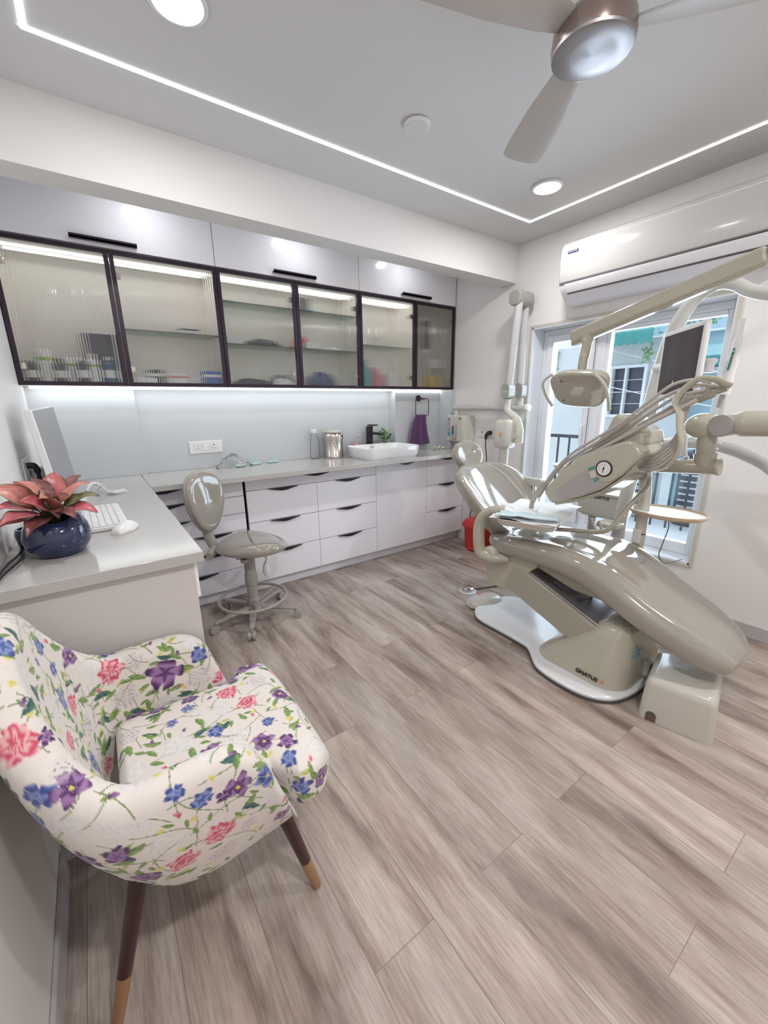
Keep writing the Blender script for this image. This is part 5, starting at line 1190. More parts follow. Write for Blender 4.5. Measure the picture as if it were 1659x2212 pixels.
sh_ = [(2.06, .72, 1.318), (2.055, .67, 1.345), (2.05, .62, 1.368), (2.045, .575, 1.384)]
MB().tube(spline(sh_, 6), [.020]*6+[.026]*7+[.018]*6, 14, flat=.7, upv=(1, 0, 0)).build('yoke_shell', 'cream_dark', dh)
MB().tube([(2.05, .90, 1.20), (2.05, .71, 1.318), (2.04, .62, 1.372)], .013, 12).tube([(2.08, .90, 1.205), (2.08, .71, 1.325), (2.06, .63, 1.375)], .011, 12).build('yoke_arm', 'cream_dark', dh)

# ---- bracket tray with papers
tb = thing('instrument_tray', 'cream instrument tray on a bent tube, hanging in front of the dental backrest', 'tray', (1.90, 1.22, .72))
tc_ = Vector((1.945, 1.290, .728)); tx = Vector((.95, .31, 0)).normalized(); ty = Vector((-tx.y, tx.x, 0))
mtt = Matrix(((tx.x, ty.x, 0, tc_.x), (tx.y, ty.y, 0, tc_.y), (0, 0, 1, tc_.z), (0, 0, 0, 1)))
def tring(s_, z, r): return [mtt @ Vector(p) for p in rrect(0, 0, .235*s_, .150*s_, r, z, 7)]
MB().loft([tring(.86, -.028, .03), tring(.95, -.020, .035), tring(1.0, .004, .04), tring(1.02, .012, .04), tring(1.0, .014, .04), tring(.95, .010, .035), tring(.93, .0, .03)]).build('tray_body', 'cream_white', tb)
MB().tube(spline([(1.90, 1.27, .680), (2.0, 1.22, .655), (2.05, 1.10, .665), (2.05, 1.0, .682), (2.055, .94, .720), (2.10, .885, .84), (2.20, .86, .93), (2.29, .90, .985)], 7), .012, 14).build('tray_arm', 'cream_dark', tb)
MB().cyl((1.91, 1.26, .66), (1.91, 1.26, .70), .02, seg=16).build('pivot', 'cream_dark', tb)
def sheet(name, m, cxy, ang_, w_, d_, z, amp, seed, label, th=.0008):
    rng = random.Random(seed); ph = [rng.uniform(0, 6) for _ in range(6)]; mb = MB(); N_ = 22
    ca, sa = math.cos(ang_), math.sin(ang_)
    def hgt(u, v): return z+amp*(.5+.25*math.sin(5*u+ph[0]+2*v)+.25*math.sin(7*v+ph[1]-3*u)+.2*math.sin(11*(u+v)+ph[2])+.12*math.sin(19*u-13*v+ph[3]))
    V = {}
    for l in (0, 1):
        for i in range(N_+1):
            for j in range(N_+1):
                u, v = i/N_-.5, j/N_-.5; X, Y = u*w_*(1+.03*math.sin(9*v+ph[4])), v*d_*(1+.03*math.sin(8*u+ph[5]))
                V[l, i, j] = mb.bm.verts.new((cxy[0]+X*ca-Y*sa, cxy[1]+X*sa+Y*ca, hgt(u, v)+l*th))
    for i in range(N_):
        for j in range(N_):
            mb.bm.faces.new((V[1, i, j], V[1, i+1, j], V[1, i+1, j+1], V[1, i, j+1])); mb.bm.faces.new((V[0, i, j], V[0, i, j+1], V[0, i+1, j+1], V[0, i+1, j]))
    for i in range(N_):
        for (a, b) in (((i, 0), (i+1, 0)), ((i+1, N_), (i, N_))): mb.bm.faces.new((V[0, *a], V[0, *b], V[1, *b], V[1, *a]))
        for (a, b) in (((0, i+1), (0, i)), ((N_, i), (N_, i+1))): mb.bm.faces.new((V[0, *a], V[0, *b], V[1, *b], V[1, *a]))
    return tag(mb.build(name, m, ang=60), label, 'paper')
M['tissue'] = mat('white_tissue', (.80, .79, .79), .8, var=.01); M['mask_blue'] = mat('pale_blue_mask', (.58, .72, .76), .7)
a0 = math.atan2(tx.y, tx.x)
sheet('paper_sheet', 'tissue', (1.965, 1.305), a0-.02, .50, .355, .741, .009, 1, 'large white paper sheet spread over the instrument tray')
sheet('paper_sheet', 'tissue', (1.87, 1.36), a0+.22, .28, .20, .750, .008, 2, 'smaller crumpled white sheet lying on top of the large one')
sheet('face_mask', 'mask_blue', (1.785, 1.235), math.radians(-62), .29, .085, .758, .009, 3, 'folded pale blue face mask at the front of the tray', .004)
lp = MB(); lp.tube(spline([(1.75, 1.32, .775), (1.73, 1.36, .79), (1.75, 1.40, .80), (1.785, 1.38, .795), (1.80, 1.33, .78)], 6), .0015, 6)
tag(lp.build('mask_loop', 'tissue'), 'thin white ear loop curling at the left end of the tray', 'loop')

# ---- round side tray
rtx = thing('round_tray', 'oval cream serving tray with raised rim on an arm in front of the window', 'tray', (2.33, .80, .78))
def oring(s_, z): return [(2.33+(.130*s_)*math.cos(2*PI*k/48), .805+(.175*s_)*math.sin(2*PI*k/48), z) for k in range(48)]
MB().loft([oring(.93, .768), oring(1, .778), oring(1.01, .788), oring(.985, .790), oring(.96, .780), oring(.5, .779)]).build('dish', mat('ivory_tray', (.66, .50, .34), .35, coat=.3), rtx)
MB().loft([oring(.955, .7795), oring(.95, .7815)]).build('liner', 'plastic', rtx)
MB().cyl((2.31, .93, .76), (2.30, .915, .79), .03, seg=18).build('bracket', 'cream_white', rtx)
tag(MB().tube(spline([(2.34, .80, .765), (2.345, .79, .70), (2.36, .81, .60), (2.40, .83, .52), (2.60, .86, .42), (2.915, .88, .36)], 8), .0025, 8).build('thin_cable', 'rubber'), 'thin dark cable hanging below the oval tray towards the window sill', 'cable')

# ---- operating lamp
ol = thing('operating_lamp', 'cream dental operating lamp with two side handles on a long slanting arm', 'dental lamp', (2.1, 1.2, 1.4))
arm = [(2.14, 1.300, 1.650), (2.15, .95, 1.728), (2.15, .559, 1.852), (2.22, .35, 1.92)]
def barx(p, q, w_, h_, nm_, m, par, bev=.008):
    p, q = Vector(p), Vector(q); d = (q-p).normalized(); s_ = d.cross(Vector((0, 0, 1))).normalized(); n_ = s_.cross(d)
    rr_ = [[pt+s_*a*w_+n_*b*h_ for a, b in ((-1, -1), (1, -1), (1, 1), (-1, 1))] for pt in (p, q)]
    return MB().loft(rr_).build(nm_, m, par, bevel=bev, segs=3)
barx((2.14, 1.300, 1.657), (2.16, .559, 1.856), .026, .032, 'spring_arm', 'cream', ol, .014); barx((2.16, .56, 1.8555), (2.28, .30, 1.91), .026, .032, 'spring_arm', 'cream', ol, .014)
barx((2.145, 1.295, 1.625), (2.16, .559, 1.825), .018, .010, 'arm_cover', 'cream_dark', ol, .004)
MB().cyl((2.28, .32, 1.86), (2.28, .32, 1.95), .045, seg=28).tube(spline([(2.28, .32, 1.87), (2.38, .36, 1.83), (2.48, .45, 1.82)], 5), .028, 16).build('elbow', 'cream', ol)
MB().tube(spline([(2.14, 1.215, 1.650), (2.12, 1.205, 1.60), (2.105, 1.205, 1.54), (2.10, 1.205, 1.475)], 6), [.030]*4+[.024]*8+[.023]*7, 18).build('neck', 'cream', ol)
# head: rounded trapezoid dish facing down/left (front face towards -x)
Hc = Vector((2.10, 1.205, 1.400)); Hn = Vector((-.80, .10, -.60)).normalized(); Hu = Vector((0, -1, 0)); Hu = (Hu-Hn*Hu.dot(Hn)).normalized(); Hv = Hu.cross(Hn); Hv = Hv if Hv.z > 0 else -Hv
def lring(w0, w1, hh, off, sh=.018):
    out = []
    for k in range(48):
        a = 2*PI*k/48; c, s_ = math.cos(a), math.sin(a); x = math.copysign(abs(c)**.62, c); y = math.copysign(abs(s_)**.62, s_)
        wv_ = w0+(w1-w0)*(y+1)/2
        out.append(Hc+Hu*(x*wv_+sh*y)+Hv*(y*hh)+Hn*off)
    return out
MB().loft([lring(.06, .08, .045, -.055), lring(.11, .14, .082, -.045), lring(.132, .172, .102, -.018), lring(.137, .177, .106, .004), lring(.137, .177, .106, .016), lring(.129, .169, .099, .022)]).build('lamp_head', 'cream', ol)
rf = MB().loft([lring(.124, .163, .094, .0222), lring(.120, .159, .090, .0232)]).build('front_shield', mat('warm_reflector', (.46, .42, .36), .12, metal=.35), ol)
MB().loft([lring(.03, .035, .028, .0234), lring(.028, .033, .026, .0240)]).build('bulb_cover', mat('pale_diffuser', (.60, .56, .50), .3), rf)
for sx in (-1, 1):
    hp = [Hc+Hu*sx*.120+Hv*.100+Hn*.02, Hc+Hu*sx*.172+Hv*.065+Hn*.045, Hc+Hu*sx*.178+Hv*-.015+Hn*.05, Hc+Hu*sx*.165+Hv*-.085+Hn*.045]
    MB().tube(spline([tuple(p) for p in hp], 7), [.008]*21+[.010], 12).build('handle', 'cream_white', ol)
for (a, b) in ((.02, .094), (.05, .086)):
    q = Hc+Hu*a+Hv*b+Hn*.0; MB().cyl(tuple(q), tuple(q+Hv*.012+Hn*.006), .009, seg=14).build('screw_knob', 'steel', ol)
for (a, b) in ((-.075, .062), (-.10, -.062)):
    q = Hc+Hu*a+Hv*b+Hn*.023; MB().cyl(tuple(q), tuple(q+Hn*.003), .0045, seg=12).build('screw', mat('brown_screw', (.16, .05, .03), .4), ol)

# ---- patient monitor
pm = thing('patient_monitor', 'white-framed flat screen with a dark display on the unit post in front of the window', 'monitor', (2.35, .85, 1.3))
TL, BL, TR, BR = Vector(MON[0]), Vector(MON[1]), Vector(MON[2]), Vector(MON[3])
cM = (TL+BL+TR+BR)/4; mx_ = ((TR+BR)-(TL+BL)); wM = mx_.length/2; mx_.z = 0; mx_.normalize(); mz_ = Vector((0, 0, 1)); mn_ = mz_.cross(mx_).normalized()
if mn_.dot(-cM) < 0: mn_ = -mn_
hM = ((TL-BL).length+(TR-BR).length)/2
mtm = Matrix(((mx_.x, mn_.x, 0, cM.x), (mx_.y, mn_.y, 0, cM.y), (0, 0, 1, cM.z), (0, 0, 0, 1)))
MB().box(-wM/2, wM/2, -.024, 0, -hM/2, hM/2, mtm).build('bezel', 'plastic', pm, bevel=.010, segs=3)
MB().box(-wM/2+.022, wM/2-.016, 0, .0012, -hM/2+.022, hM/2-.022, mtm).build('screen', 'screen', pm)
MB().box(-.05, .05, -.075, -.022, -.05, .05, mtm).build('mount', 'grey_plastic', pm, bevel=.005)
q0 = mtm @ Vector((0, -.07, 0)); MB().tube([tuple(q0), (2.48, 1.02, q0.z+.0)], .018, 12).build('bracket_arm', 'plastic', pm)
bxm = mtm @ Vector((wM/2-.02, -.03, -hM/2-.012)); 
MB().box(wM/2-.075, wM/2-.02, -.03, .0, -hM/2-.035, -hM/2+.01, mtm).build('sensor', 'plastic', pm, bevel=.008)

# ---- intraoral camera wand / curing holder right of the monitor
ih = thing('handheld_scanner', 'white handheld scanner with green keypad standing in a bracket right of the screen', 'scanner', (2.35, .66, 1.4))
hp = spline([(2.30, .655, 1.355), (2.30, .652, 1.42), (2.30, .645, 1.50), (2.30, .640, 1.58), (2.30, .638, 1.66)], 6)
MB().tube(hp, [.024]*7+[.022]*6+[.017]*6+[.011]*6, 16, flat=.8).build('wand', 'plastic', ih)
kp = MB().tube(spline([(2.279, .650, 1.455), (2.279, .645, 1.50), (2.282, .642, 1.545)], 5), [.004]+[.0095]*9+[.004], 12, flat=.35, upv=(0, 1, 0)).build('keypad', mat('green_keypad', (.02, .16, .09), .35), ih)
for k in range(5):
    z = 1.470+.014*k+(.006 if k == 4 else 0); MB().ball((2.2735, .649-.0015*k, z), .004, .5, 1, 1, 8).build('button', 'plastic', kp)
MB().cyl((2.30, .657, 1.355), (2.30, .662, 1.30), .011, .009, 12).build('plug', 'grey_plastic', ih)
MB().box(2.29, 2.31, .66, .86, 1.405, 1.425).build('bracket', 'plastic', ih, bevel=.003)
MB().lathe([(.022, 0), (.018, .01), (.020, .035), (.028, .045), (.030, .055), (.020, .062)], (2.36, .745, 1.455), seg=24).build('cup', 'plastic', ih)
MB().tube(spline([(2.31, .80, 1.31), (2.31, .80, 1.25), (2.31, .78, 1.15)], 5), .003, 8).build('cord', 'plastic', ih)

# ================================================================== BINS
rb = thing('pedal_bin', 'red plastic waste bin with a biohazard mark behind the dental chair', 'bin', (2.83, 2.46, 0))
MB().loft([rrect(2.83, 2.46, .095, .11, .03, .0), rrect(2.83, 2.46, .105, .12, .03, .22)]).build('body', 'red', rb, bevel=.003)
MB().loft([rrect(2.825, 2.46, .115, .130, .03, .215), rrect(2.825, 2.46, .115, .130, .03, .245), rrect(2.825, 2.46, .095, .11, .03, .285)]).build('lid', 'red', rb, bevel=.003)
MB().box(2.700, 2.730, 2.41, 2.50, .012, .03).build('pedal', 'red', rb, bevel=.003)
MB().lathe([(.034, 0), (.034, .0012)], (2.7265, 2.44, .145), axis=(-1, 0, 0), seg=24).build('hazard_disc', 'dark_gap', rb); MB().lathe([(.030, .0013), (.030, .002)], (2.7265, 2.44, .145), axis=(-1, 0, 0), seg=24).build('disc_fill', 'red', rb)
MB().lathe([(.012, .0021), (.012, .003)], (2.7265, 2.44, .145), axis=(-1, 0, 0), seg=20).build('hazard_mark', 'dark_gap', rb)
yb_ = thing('yellow_bin', 'yellow waste bin mostly hidden behind the dental chair, next to the red one', 'bin', (2.83, 2.15, 0))
MB().loft([rrect(2.83, 2.14, .08, .09, .03, .0), rrect(2.83, 2.14, .09, .10, .03, .24)]).build('body', 'yellow', yb_, bevel=.003)
# ================================================================== FLOWERED ARMCHAIR
ch = thing('armchair', 'upholstered tub armchair with bright floral print and brass-tipped dark legs', 'armchair', (0.06, 1.03, 0))
def smoothstep(e0, e1, x): t_ = np.clip((x-e0)/(e1-e0), 0, 1); return t_*t_*(3-2*t_)
def grid_mesh(name, V, closed_v, m, par):
    """V: (ns, nr, 3) array of rings; ring direction closed; ends capped by a fan"""
    ns, nr, _ = V.shape
    o0 = np.array(par['_o']); co = (V.reshape(-1, 3)-o0)
    i, j = np.meshgrid(np.arange(ns-1), np.arange(nr), indexing='ij'); k = (j+1) % nr
    F = np.stack([i*nr+j, i*nr+k, (i+1)*nr+k, (i+1)*nr+j], -1).reshape(-1, 4)
    caps = [list(range(nr-1, -1, -1)), [(ns-1)*nr+q for q in range(nr)]]
    me = bpy.data.meshes.new(name); me.from_pydata(co.tolist(), [], F.tolist()+caps); me.update()
    bm = bmesh.new(); bm.from_mesh(me); bmesh.ops.recalc_face_normals(bm, faces=bm.faces); bm.to_mesh(me); bm.free()
    me.polygons.foreach_set('use_smooth', [True]*len(me.polygons)); me.update()
    o = bpy.data.objects.new(name, me); COL.objects.link(o); o.parent = par; o['_o'] = tuple(par['_o']); me.materials.append(m); return o
def resample(P_, n):
    P_ = np.asarray(P_, float); d = np.r_[0, np.cumsum(np.linalg.norm(np.diff(P_, axis=0), axis=1))]
    t_ = np.linspace(0, d[-1], n); return np.stack([np.interp(t_, d, P_[:, a]) for a in range(P_.shape[1])], 1)
# plan curve of the shell
YN, YFa, XB, XFR, CR_ = .752, 1.280, -.200, .200, .19
plan = [(XFR, YN)]+[(x, YN) for x in np.linspace(XFR-.02, XB+CR_, 12)]+[(XB+CR_-CR_*math.sin(a), YN+CR_-CR_*math.cos(a)) for a in np.linspace(.05, PI/2, 16)]
plan += [(XB, y) for y in np.linspace(YN+CR_+.01, YFa-CR_-.01, 6)]+[(XB+CR_-CR_*math.cos(a), YFa-CR_+CR_*math.sin(a)) for a in np.linspace(0, PI/2-.05, 16)]+[(x, YFa) for x in np.linspace(XB+CR_, XFR, 12)]
PLN = resample(plan, 600); ns = len(PLN)
T_ = np.gradient(PLN, axis=0); T_ /= np.linalg.norm(T_, axis=1)[:, None]; OUT = np.stack([T_[:, 1], -T_[:, 0]], 1)
# near arm: tangent -x -> OUT=(0, 1)?; make sure outwards
cen = np.array([.06, 1.015]); sg = np.sign(((PLN-cen)*OUT).sum(1)); OUT *= np.where(sg == 0, 1, sg)[:, None]
S_ = np.linspace(-1, 1, ns); al = np.abs(S_)
arc = np.r_[0, np.cumsum(np.linalg.norm(np.diff(PLN, axis=0), axis=1))]; Lt = arc[-1]; dend = np.minimum(arc, Lt-arc)
NR = 380; RG = np.zeros((ns, NR, 3))
for i in range(ns):
    x, y = PLN[i]; n_ = OUT[i]; de = dend[i]
    bk = float(np.clip(1-(abs(arc[i]-Lt/2)-.045)/.30, 0, 1)); bk = bk*bk*(3-2*bk)        # 0 on arms, 1 at back
    zt = .652+.285*bk+.012*math.sin(de*9)*(1-bk)
    if de < .10: zt -= .10*(1-math.sqrt(max(0, 1-(1-de/.10)**2)))
    zt = zt if bk < 1 else zt
    zb = .298+.035*max(0, 1-de/.20)+.085*float(smoothstep(-.03, .16, np.float64(.05-x)))
    thk = .036+.004*bk; tp = .078+.065*bk
    if de < .03: thk *= math.sqrt(max(.02, 1-(1-de/.03)**2))
    zi = .37
    pr = []
    for q in np.linspace(0, 1, 16):                                    # outer side going up
        z = zb+(zt-.045-zb)*q; pr.append((thk-tp*(1-q)**1.6+.012*math.sin(PI*q)*.6, z))
    for q in np.linspace(.1, 1, 9): pr.append((thk*math.cos(PI/2*q), zt-.045+.045*math.sin(PI/2*q)))
    for q in np.linspace(.1, 1, 9): pr.append((-thk*math.sin(PI/2*q), zt-.045+.045*math.cos(PI/2*q)))
    for q in np.linspace(.08, 1, 14):
        z = zt-.045+(zi-(zt-.045))*q; pr.append((-thk-(.045*bk+.012)*q**1.1, z))
    pr.append((-thk-.012-.045*bk+.01, zb+.03)); pr.append((-thk-.02, zb+.004)); pr.append(((thk-tp)*.5-.02, zb-.004)); pr.append((thk-tp-.004, zb-.003))
    rs = resample(pr+[pr[0]], NR+1)[:-1]
    # blend resampled smooth
    sh = .10*max(0, 1-de/.16)                                          # arm front leans forward towards the bottom
    lean = sh*np.clip((zt-rs[:, 1])/.32, 0, 1)
    bklean = -.020*bk*np.clip((rs[:, 1]-.45)/.4, 0, 1)
    RG[i, :, 0] = x+n_[0]*rs[:, 0]+lean+bklean; RG[i, :, 1] = y+n_[1]*rs[:, 0]; RG[i, :, 2] = rs[:, 1]
RG[:, :, 0] = np.maximum(RG[:, :, 0], XL+.004)
k5 = np.ones(7)/7                                                      # soften along the profile
for _ in range(2):
    RG = np.stack([np.apply_along_axis(lambda a: np.convolve(np.r_[a[-3:], a, a[:3]], k5, 'valid'), 1, RG[:, :, q]) for q in range(3)], -1)
# seat cushion
NXs, NRs = 190, 440; CU = np.zeros((NXs, NRs, 3)); CYm = 1.035
for i in range(NXs):
    u = i/(NXs-1); x = -.080+.468*u
    hw = .205+.060*float(np.clip((x-.235)/.05, 0, 1))
    if x > .315: hw -= .055*((x-.315)/.07)**2
    zt = .482-.012*max(0, (x-.27)/.12)**2; zb = .350
    e_ = 1.0
    if x > .342: e_ = math.sqrt(max(.03, 1-((x-.342)/.0475)**2))
    if x < -.055: e_ = math.sqrt(max(.03, 1-((-.055-x)/.03)**2))
    zc_ = (zt+zb)/2; hh = (zt-zb)/2*e_; pr = []
    for k in range(160):
        a = 2*PI*k/160; c, s_ = math.cos(a), math.sin(a)
        yy_ = hw*math.copysign(abs(c)**.28, c)*(1 if abs(s_) < .999 else 1); z_ = zc_+hh*math.copysign(abs(s_)**.42, s_)
        if s_ > 0: z_ += .012*(1-(yy_/hw)**2)*e_
        pr.append((CYm+yy_, z_))
    rs = resample(pr+[pr[0]], NRs+1)[:-1]; CU[i, :, 0] = x; CU[i, :, 1:] = rs

def floral_material():
    m = bpy.data.materials.new('floral_fabric'); m.use_nodes = True; nt = m.node_tree; N = nt.nodes; L = nt.links; b = N['Principled BSDF']
    at = N.new('ShaderNodeAttribute'); at.attribute_name = 'print'
    tc = N.new('ShaderNodeTexCoord'); nz = N.new('ShaderNodeTexNoise'); nz.inputs['Scale'].default_value = 700; L.new(tc.outputs['Object'], nz.inputs['Vector'])
    n3 = N.new('ShaderNodeTexNoise'); n3.inputs['Scale'].default_value = 9; n3.inputs['Detail'].default_value = 3; L.new(tc.outputs['Object'], n3.inputs['Vector'])
    tint = N.new('ShaderNodeMixRGB'); tint.blend_type = 'MULTIPLY'; tint.inputs[2].default_value = (1.0, .955, .955, 1); L.new(at.outputs['Color'], tint.inputs[1]); L.new(n3.outputs['Fac'], tint.inputs[0])
    L.new(tint.outputs[0], b.inputs['Base Color'])
    bp = N.new('ShaderNodeBump'); bp.inputs['Strength'].default_value = .25; bp.inputs['Distance'].default_value = .0008; L.new(nz.outputs['Fac'], bp.inputs['Height']); L.new(bp.outputs['Normal'], b.inputs['Normal'])
    b.inputs['Roughness'].default_value = .75; b.inputs['Sheen Weight'].default_value = .25; b.inputs['Sheen Roughness'].default_value = .4
    return m
FLM = floral_material()
shell = grid_mesh('shell', RG, True, FLM, ch)
cush = grid_mesh('seat_cushion', CU, True, FLM, ch)

def hsh(a, b, s): return .5+.5*np.sin(a*127.1*s+b*311.7*s+np.sin(a*71*s)*3)
def stamp_fn(kind, a, b, R, rng):
    """a,b tangent coords (m) -> alpha, colour"""
    w1, w2, w3 = rng.uniform(0, 6, 3)
    wf = {'stem': 0.0, 'leaf': .35, 'darkleaf': .35, 'yleaf': .35}.get(kind, 1.0)
    a, b = a+wf*R*(.10*np.sin(3.3*b/R+w1)+.05*np.sin(7.7*b/R+w2)), b+wf*R*(.10*np.sin(3.7*a/R+w3)+.05*np.sin(8.3*a/R+w1))
    r = np.hypot(a, b); th = np.arctan2(b, a); q = r/R; n = len(a); col = np.zeros((n, 3))
    p1, p2 = rng.uniform(0, 6, 2)
    def mixc(c0, c1, t_): return np.asarray(c0)[None]*(1-t_[:, None])+np.asarray(c1)[None]*t_[:, None]
    if kind == 'rose':
        edge = .86+.08*np.sin(5*th+p1)+.05*np.sin(9*th+p2); al_ = 1-smoothstep(edge-.06, edge+.03, q)
        sw = np.sin(q*11+2.2*np.sin(3*th+p1)+1.2*np.sin(5*th-p2)); t_ = np.clip(.45+.55*sw, 0, 1)*np.clip(.25+q, 0, 1)
        col = mixc((.58, .05, .11), (.80, .40, .42), t_); hl = (np.sin(q*16+3*np.sin(2*th+p2)) > .80)*(q > .25); col = np.where(hl[:, None], np.array([[.86, .68, .66]]), col)
    elif kind == 'pinkflower':
        edge = .80+.12*np.abs(np.sin(3.5*th+p1))+.06*np.sin(11*th+p2)+.04*np.sin(17*th); al_ = 1-smoothstep(edge-.05, edge+.04, q)
        t_ = np.clip(.42+.5*np.sin(q*10+2.6*np.sin(3*th+p2)+1.5*np.sin(7*th+p1)), 0, 1); col = mixc((.60, .07, .14), (.84, .50, .50), t_)
    elif kind in ('violet', 'blueflower'):
        pet = np.abs(np.cos(2.5*th+p1))**.35; edge = .46+.48*pet+.05*np.sin(9*th+p2); al_ = 1-smoothstep(edge-.07, edge+.02, q)
        if kind == 'violet': c0, c1 = ((.075, .025, .12), (.36, .20, .42))
        else: c0, c1 = ((.05, .08, .28), (.25, .31, .60))
        t_ = np.clip(.45+.55*np.sin(q*7+5*pet+p2), 0, 1); col = mixc(c0, c1, t_)
        col = np.where((q < .14)[:, None]&(p2 > 3.2), np.array([[.72, .58, .12]]), col)
    elif kind in ('leaf', 'darkleaf', 'yleaf'):
        L_ = R; w_ = R*.40; u = (a/L_+1)/2; prof_ = np.where((u > 0) & (u < 1), np.sin(PI*np.clip(u, 0, 1)**.8)**.85, 0)
        bb = b-.12*R*np.sin(PI*np.clip(u, 0, 1)); al_ = (1-smoothstep(.80, 1.0, np.abs(bb)/(w_*prof_+1e-5)))*((u > 0) & (u < 1))
        cs = {'leaf': ((.10, .22, .06), (.30, .42, .14)), 'darkleaf': ((.02, .055, .07), (.08, .20, .17)), 'yleaf': ((.40, .46, .12), (.62, .62, .22))}[kind]
        t_ = np.clip(.5+.5*np.sin(a/R*9+np.sign(bb)*1.5+p1), 0, 1)*.6+.4*(bb > 0); col = mixc(cs[0], cs[1], t_)
        col = np.where((np.abs(bb) < .05*R)[:, None], np.asarray(cs[1])[None]*.8, col)
    elif kind == 'yellow':
        edge = .6+.3*np.abs(np.sin(2*th+p1)); al_ = (1-smoothstep(edge-.1, edge, q))*.85; col = mixc((.66, .58, .08), (.78, .74, .30), np.clip(q, 0, 1))
    elif kind == 'hyd':
        al0 = (1-smoothstep(.75, 1.0, q+.1*np.sin(6*th+p1))); col = np.tile(np.array([[.66, .60, .62]]), (n, 1)); al_ = al0*.35
        d = (np.sin(a*620+p1+3*np.sin(b*90))*np.sin(b*620+p2) > .62); col = np.where(d[:, None], np.array([[.22, .17, .24]]), col); al_ = np.where(d, al0*.85, al_)
    elif kind == 'whiteflower':
        edge = .62+.3*np.abs(np.sin(2.5*th+p1)); al_ = (1-smoothstep(edge-.08, edge+.02, q))*.75
        t_ = np.clip(.5+.5*np.sin(q*10+2*np.sin(4*th+p2)), 0, 1); col = mixc((.80, .79, .77), (.62, .62, .62), t_*.6)
    elif kind == 'stem':
        L_ = R; u = a/L_; bb = b-.25*R*np.cos(u*1.5+p1*.2)*np.sign(p2-3); al_ = (np.abs(bb) < .0013)*(np.abs(u) < 1)*.9; al_ = al_.astype(float)
        col = np.tile(np.array([[.20, .27, .10]]), (n, 1))
    elif kind == 'bud':
        u = a/R; al_ = (1-smoothstep(.7, 1, np.hypot(u, b/(R*.55)))); col = mixc((.55, .06, .12), (.72, .30, .34), np.clip(.5+u, 0, 1)) if p1 < 3 else mixc((.12, .05, .16), (.30, .16, .36), np.clip(.5+u, 0, 1))
    return al_, col
def nearest(P_, c): return int(((P_-c)**2).sum(1).argmin())
LAY = [('stem', .050, 90, .05), ('whiteflower', .036, 34, .08), ('hyd', .038, 16, .13), ('stem', .028, 110, .03), ('yleaf', .015, 60, .05), ('yellow', .010, 80, .045), ('leaf', .022, 180, .036), ('darkleaf', .021, 56, .06), ('leaf', .014, 190, .026), ('bud', .010, 50, .06), ('blueflower', .028, 18, .12), ('violet', .030, 20, .12), ('violet', .046, 6, .26), ('pinkflower', .040, 12, .17), ('rose', .042, 12, .17)]
HAND = [('pinkflower', (0.085, 0.73, 0.484), 0.035, 's'),
 ('rose', (0.016, 0.741, 0.449), 0.035, 's'),
 ('pinkflower', (-0.188, 0.82, 0.79), 0.034, 's'),
 ('pinkflower', (-0.063, 1.235, 0.633), 0.036, 's'),
 ('pinkflower', (-0.144, 1.126, 0.639), 0.029, 's'),
 ('pinkflower', (-0.144, 0.991, 0.641), 0.026, 's'),
 ('rose', (-0.109, 1.154, 0.404), 0.033, 's'),
 ('pinkflower', (0.211, 1.148, 0.49), 0.034, 'c'),
 ('rose', (0.247, 1.068, 0.493), 0.034, 'c'),
 ('rose', (0.219, 1.248, 0.495), 0.026, 's'),
 ('violet', (0.063, 1.242, 0.563), 0.054, 's'),
 ('violet', (-0.134, 1.188, 0.741), 0.03, 's'),
 ('violet', (-0.133, 0.775, 0.538), 0.033, 's'),
 ('violet', (0.131, 0.716, 0.587), 0.031, 's'),
 ('violet', (0.102, 0.716, 0.581), 0.018, 's'),
 ('blueflower', (0.063, 0.716, 0.599), 0.023, 's'),
 ('blueflower', (0.019, 0.72, 0.639), 0.019, 's'),
 ('blueflower', (-0.174, 0.78, 0.707), 0.029, 's'),
 ('violet', (-0.127, 0.773, 0.706), 0.031, 's'),
 ('violet', (0.226, 0.755, 0.403), 0.026, 's'),
 ('violet', (0.289, 0.866, 0.488), 0.026, 'c'),
 ('blueflower', (0.275, 0.82, 0.48), 0.024, 'c'),
 ('blueflower', (0.272, 0.959, 0.492), 0.019, 'c'),
 ('blueflower', (0.053, 1.11, 0.492), 0.017, 'c'),
 ('violet', (0.114, 1.196, 0.484), 0.027, 'c'),
 ('blueflower', (0.101, 1.15, 0.49), 0.02, 'c'),
 ('violet', (0.307, 1.263, 0.479), 0.048, 'c'),
 ('blueflower', (-0.161, 1.122, 0.751), 0.021, 's'),
 ('blueflower', (-0.172, 1.044, 0.818), 0.012, 's'),
 ('violet', (-0.151, 0.837, 0.777), 0.018, 's'),
 ('whiteflower', (0.051, 1.017, 0.494), 0.047, 'c'),
 ('whiteflower', (-0.081, 0.727, 0.621), 0.028, 's'),
 ('whiteflower', (0.14, 1.272, 0.648), 0.037, 's'),
 ('whiteflower', (-0.041, 0.718, 0.61), 0.022, 's'),
 ('hyd', (-0.186, 1.059, 0.914), 0.033, 's'),
 ('hyd', (-0.043, 1.237, 0.541), 0.037, 's'),
 ('hyd', (-0.049, 1.129, 0.491), 0.032, 'c'),
 ('hyd', (0.304, 1.148, 0.491), 0.035, 'c'),
 ('hyd', (-0.135, 0.794, 0.73), 0.021, 's'),
 ('hyd', (-0.122, 1.167, 0.551), 0.029, 's'),
 ('hyd', (0.145, 0.739, 0.45), 0.024, 's'),
 ('hyd', (-0.004, 1.247, 0.636), 0.026, 's')]
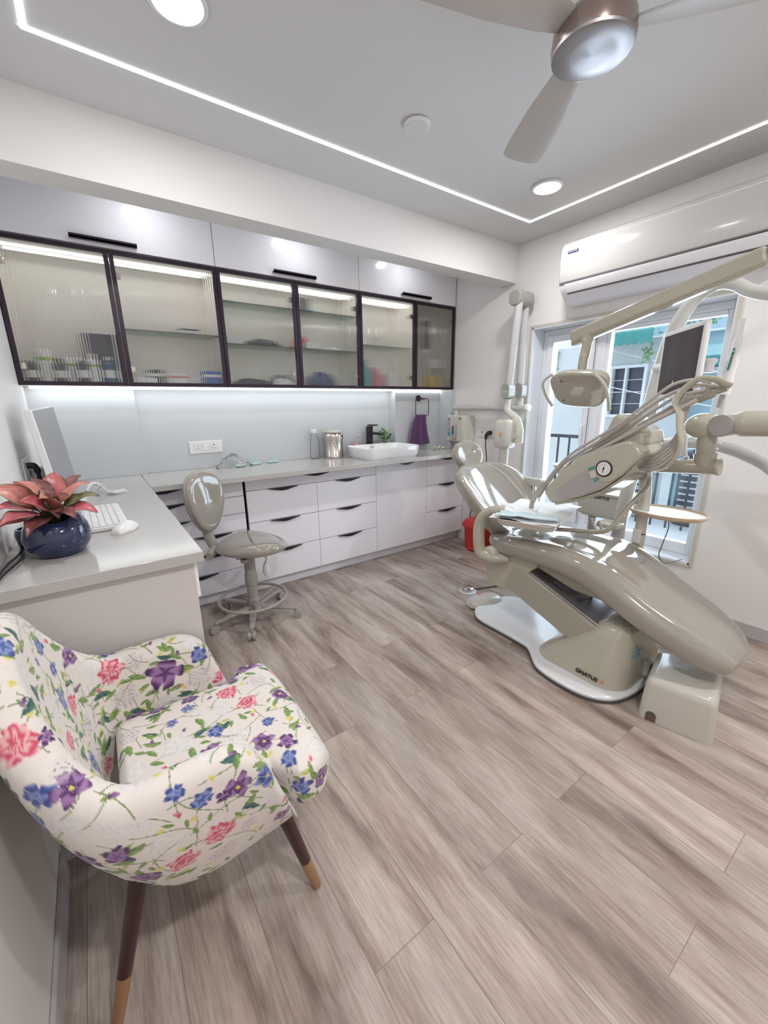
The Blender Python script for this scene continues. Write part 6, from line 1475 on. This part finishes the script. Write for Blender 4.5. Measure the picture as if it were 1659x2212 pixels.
def paint(ob, seed, hand, dens=1.0):
    me = ob.data; n = len(me.vertices); P_ = np.empty(n*3); me.vertices.foreach_get('co', P_); P_ = P_.reshape(-1, 3)+np.array(ob['_o'])
    Nn = np.empty(n*3); me.vertices.foreach_get('normal', Nn); Nn = Nn.reshape(-1, 3)
    C_ = np.tile(np.array([[.78, .735, .69]]), (n, 1)); rr = random.Random(seed)
    reserved = [np.array(h[1]) for h in hand]
    def put(kind, idx, R, rng_):
        c = P_[idx]; nv = Nn[idx]; m0 = np.abs(P_-c).max(1) < R*1.25
        ii = np.nonzero(m0)[0]; D = P_[ii]-c; ok = (Nn[ii]@nv) > .25; ii = ii[ok]; D = D[ok]
        t0 = np.cross(nv, [0.3, .2, 1.]); t0 /= np.linalg.norm(t0)+1e-9; t1 = np.cross(nv, t0); an = rng_.uniform(0, 2*PI); ta = t0*math.cos(an)+t1*math.sin(an); tb = np.cross(nv, ta)
        a_, b_ = D@ta, D@tb; al_, cc = stamp_fn(kind, a_, b_, R, rng_np)
        C_[ii] = C_[ii]*(1-al_[:, None])+cc*al_[:, None]
    rng_np = np.random.RandomState(seed)
    for kind, R, cnt, mind in LAY:
        pts = []; cnt = int(cnt*dens); tries = 0; big = kind in ('rose', 'pinkflower', 'violet', 'blueflower', 'hyd', 'whiteflower')
        while len(pts) < cnt and tries < cnt*12:
            tries += 1; k = rr.randrange(n); p = P_[k]
            if p[2] < .30 : continue
            if any(((p-q)**2).sum() < mind**2 for q in pts): continue
            if kind not in ('stem',) and any(((p-q)**2).sum() < (R+.030)**2 for q in reserved): continue
            pts.append(p); put(kind, k, R*rr.uniform(.85, 1.15), rr)
            if big: reserved.append(p)
    for kind, c, R in hand: put(kind, nearest(P_, np.array(c)), R, rr)
    ca_ = me.color_attributes.new('print', 'FLOAT_COLOR', 'POINT'); ca_.data.foreach_set('color', np.c_[C_, np.ones(n)].astype(np.float32).ravel())
paint(shell, 11, [h[:3] for h in HAND if h[3] == 's'], 1.5)
paint(cush, 12, [h[:3] for h in HAND if h[3] == 'c'], .55)
M['leg_wood'] = mat('dark_maroon_leg', (.045, .012, .014), .30, coat=.3); M['brass'] = mat('brass_ferrule', (.50, .30, .17), .30, metal=.7)
bx(-.04, .27, .85, 1.21, .312, .352).build('seat_base', 'rubber', ch)
for (t0_, b0_) in (((.245, .860, .33), (.322, .818, 0)), ((.245, 1.20, .33), (.322, 1.245, 0)), ((-.055, .880, .385), (-.168, .822, 0)), ((-.055, 1.19, .385), (-.150, 1.24, 0))):
    a_, b_ = Vector(t0_), Vector(b0_); mdl = b_+(a_-b_)*(.105/.33)
    lg = MB().tube([tuple(a_), tuple(mdl)], [.021, .0150], 24).build('leg', 'leg_wood', ch)
    MB().tube([tuple(mdl), tuple(b_+(a_-b_)*.01)], [.0155, .0115], 24).build('leg_tip', 'brass', lg)
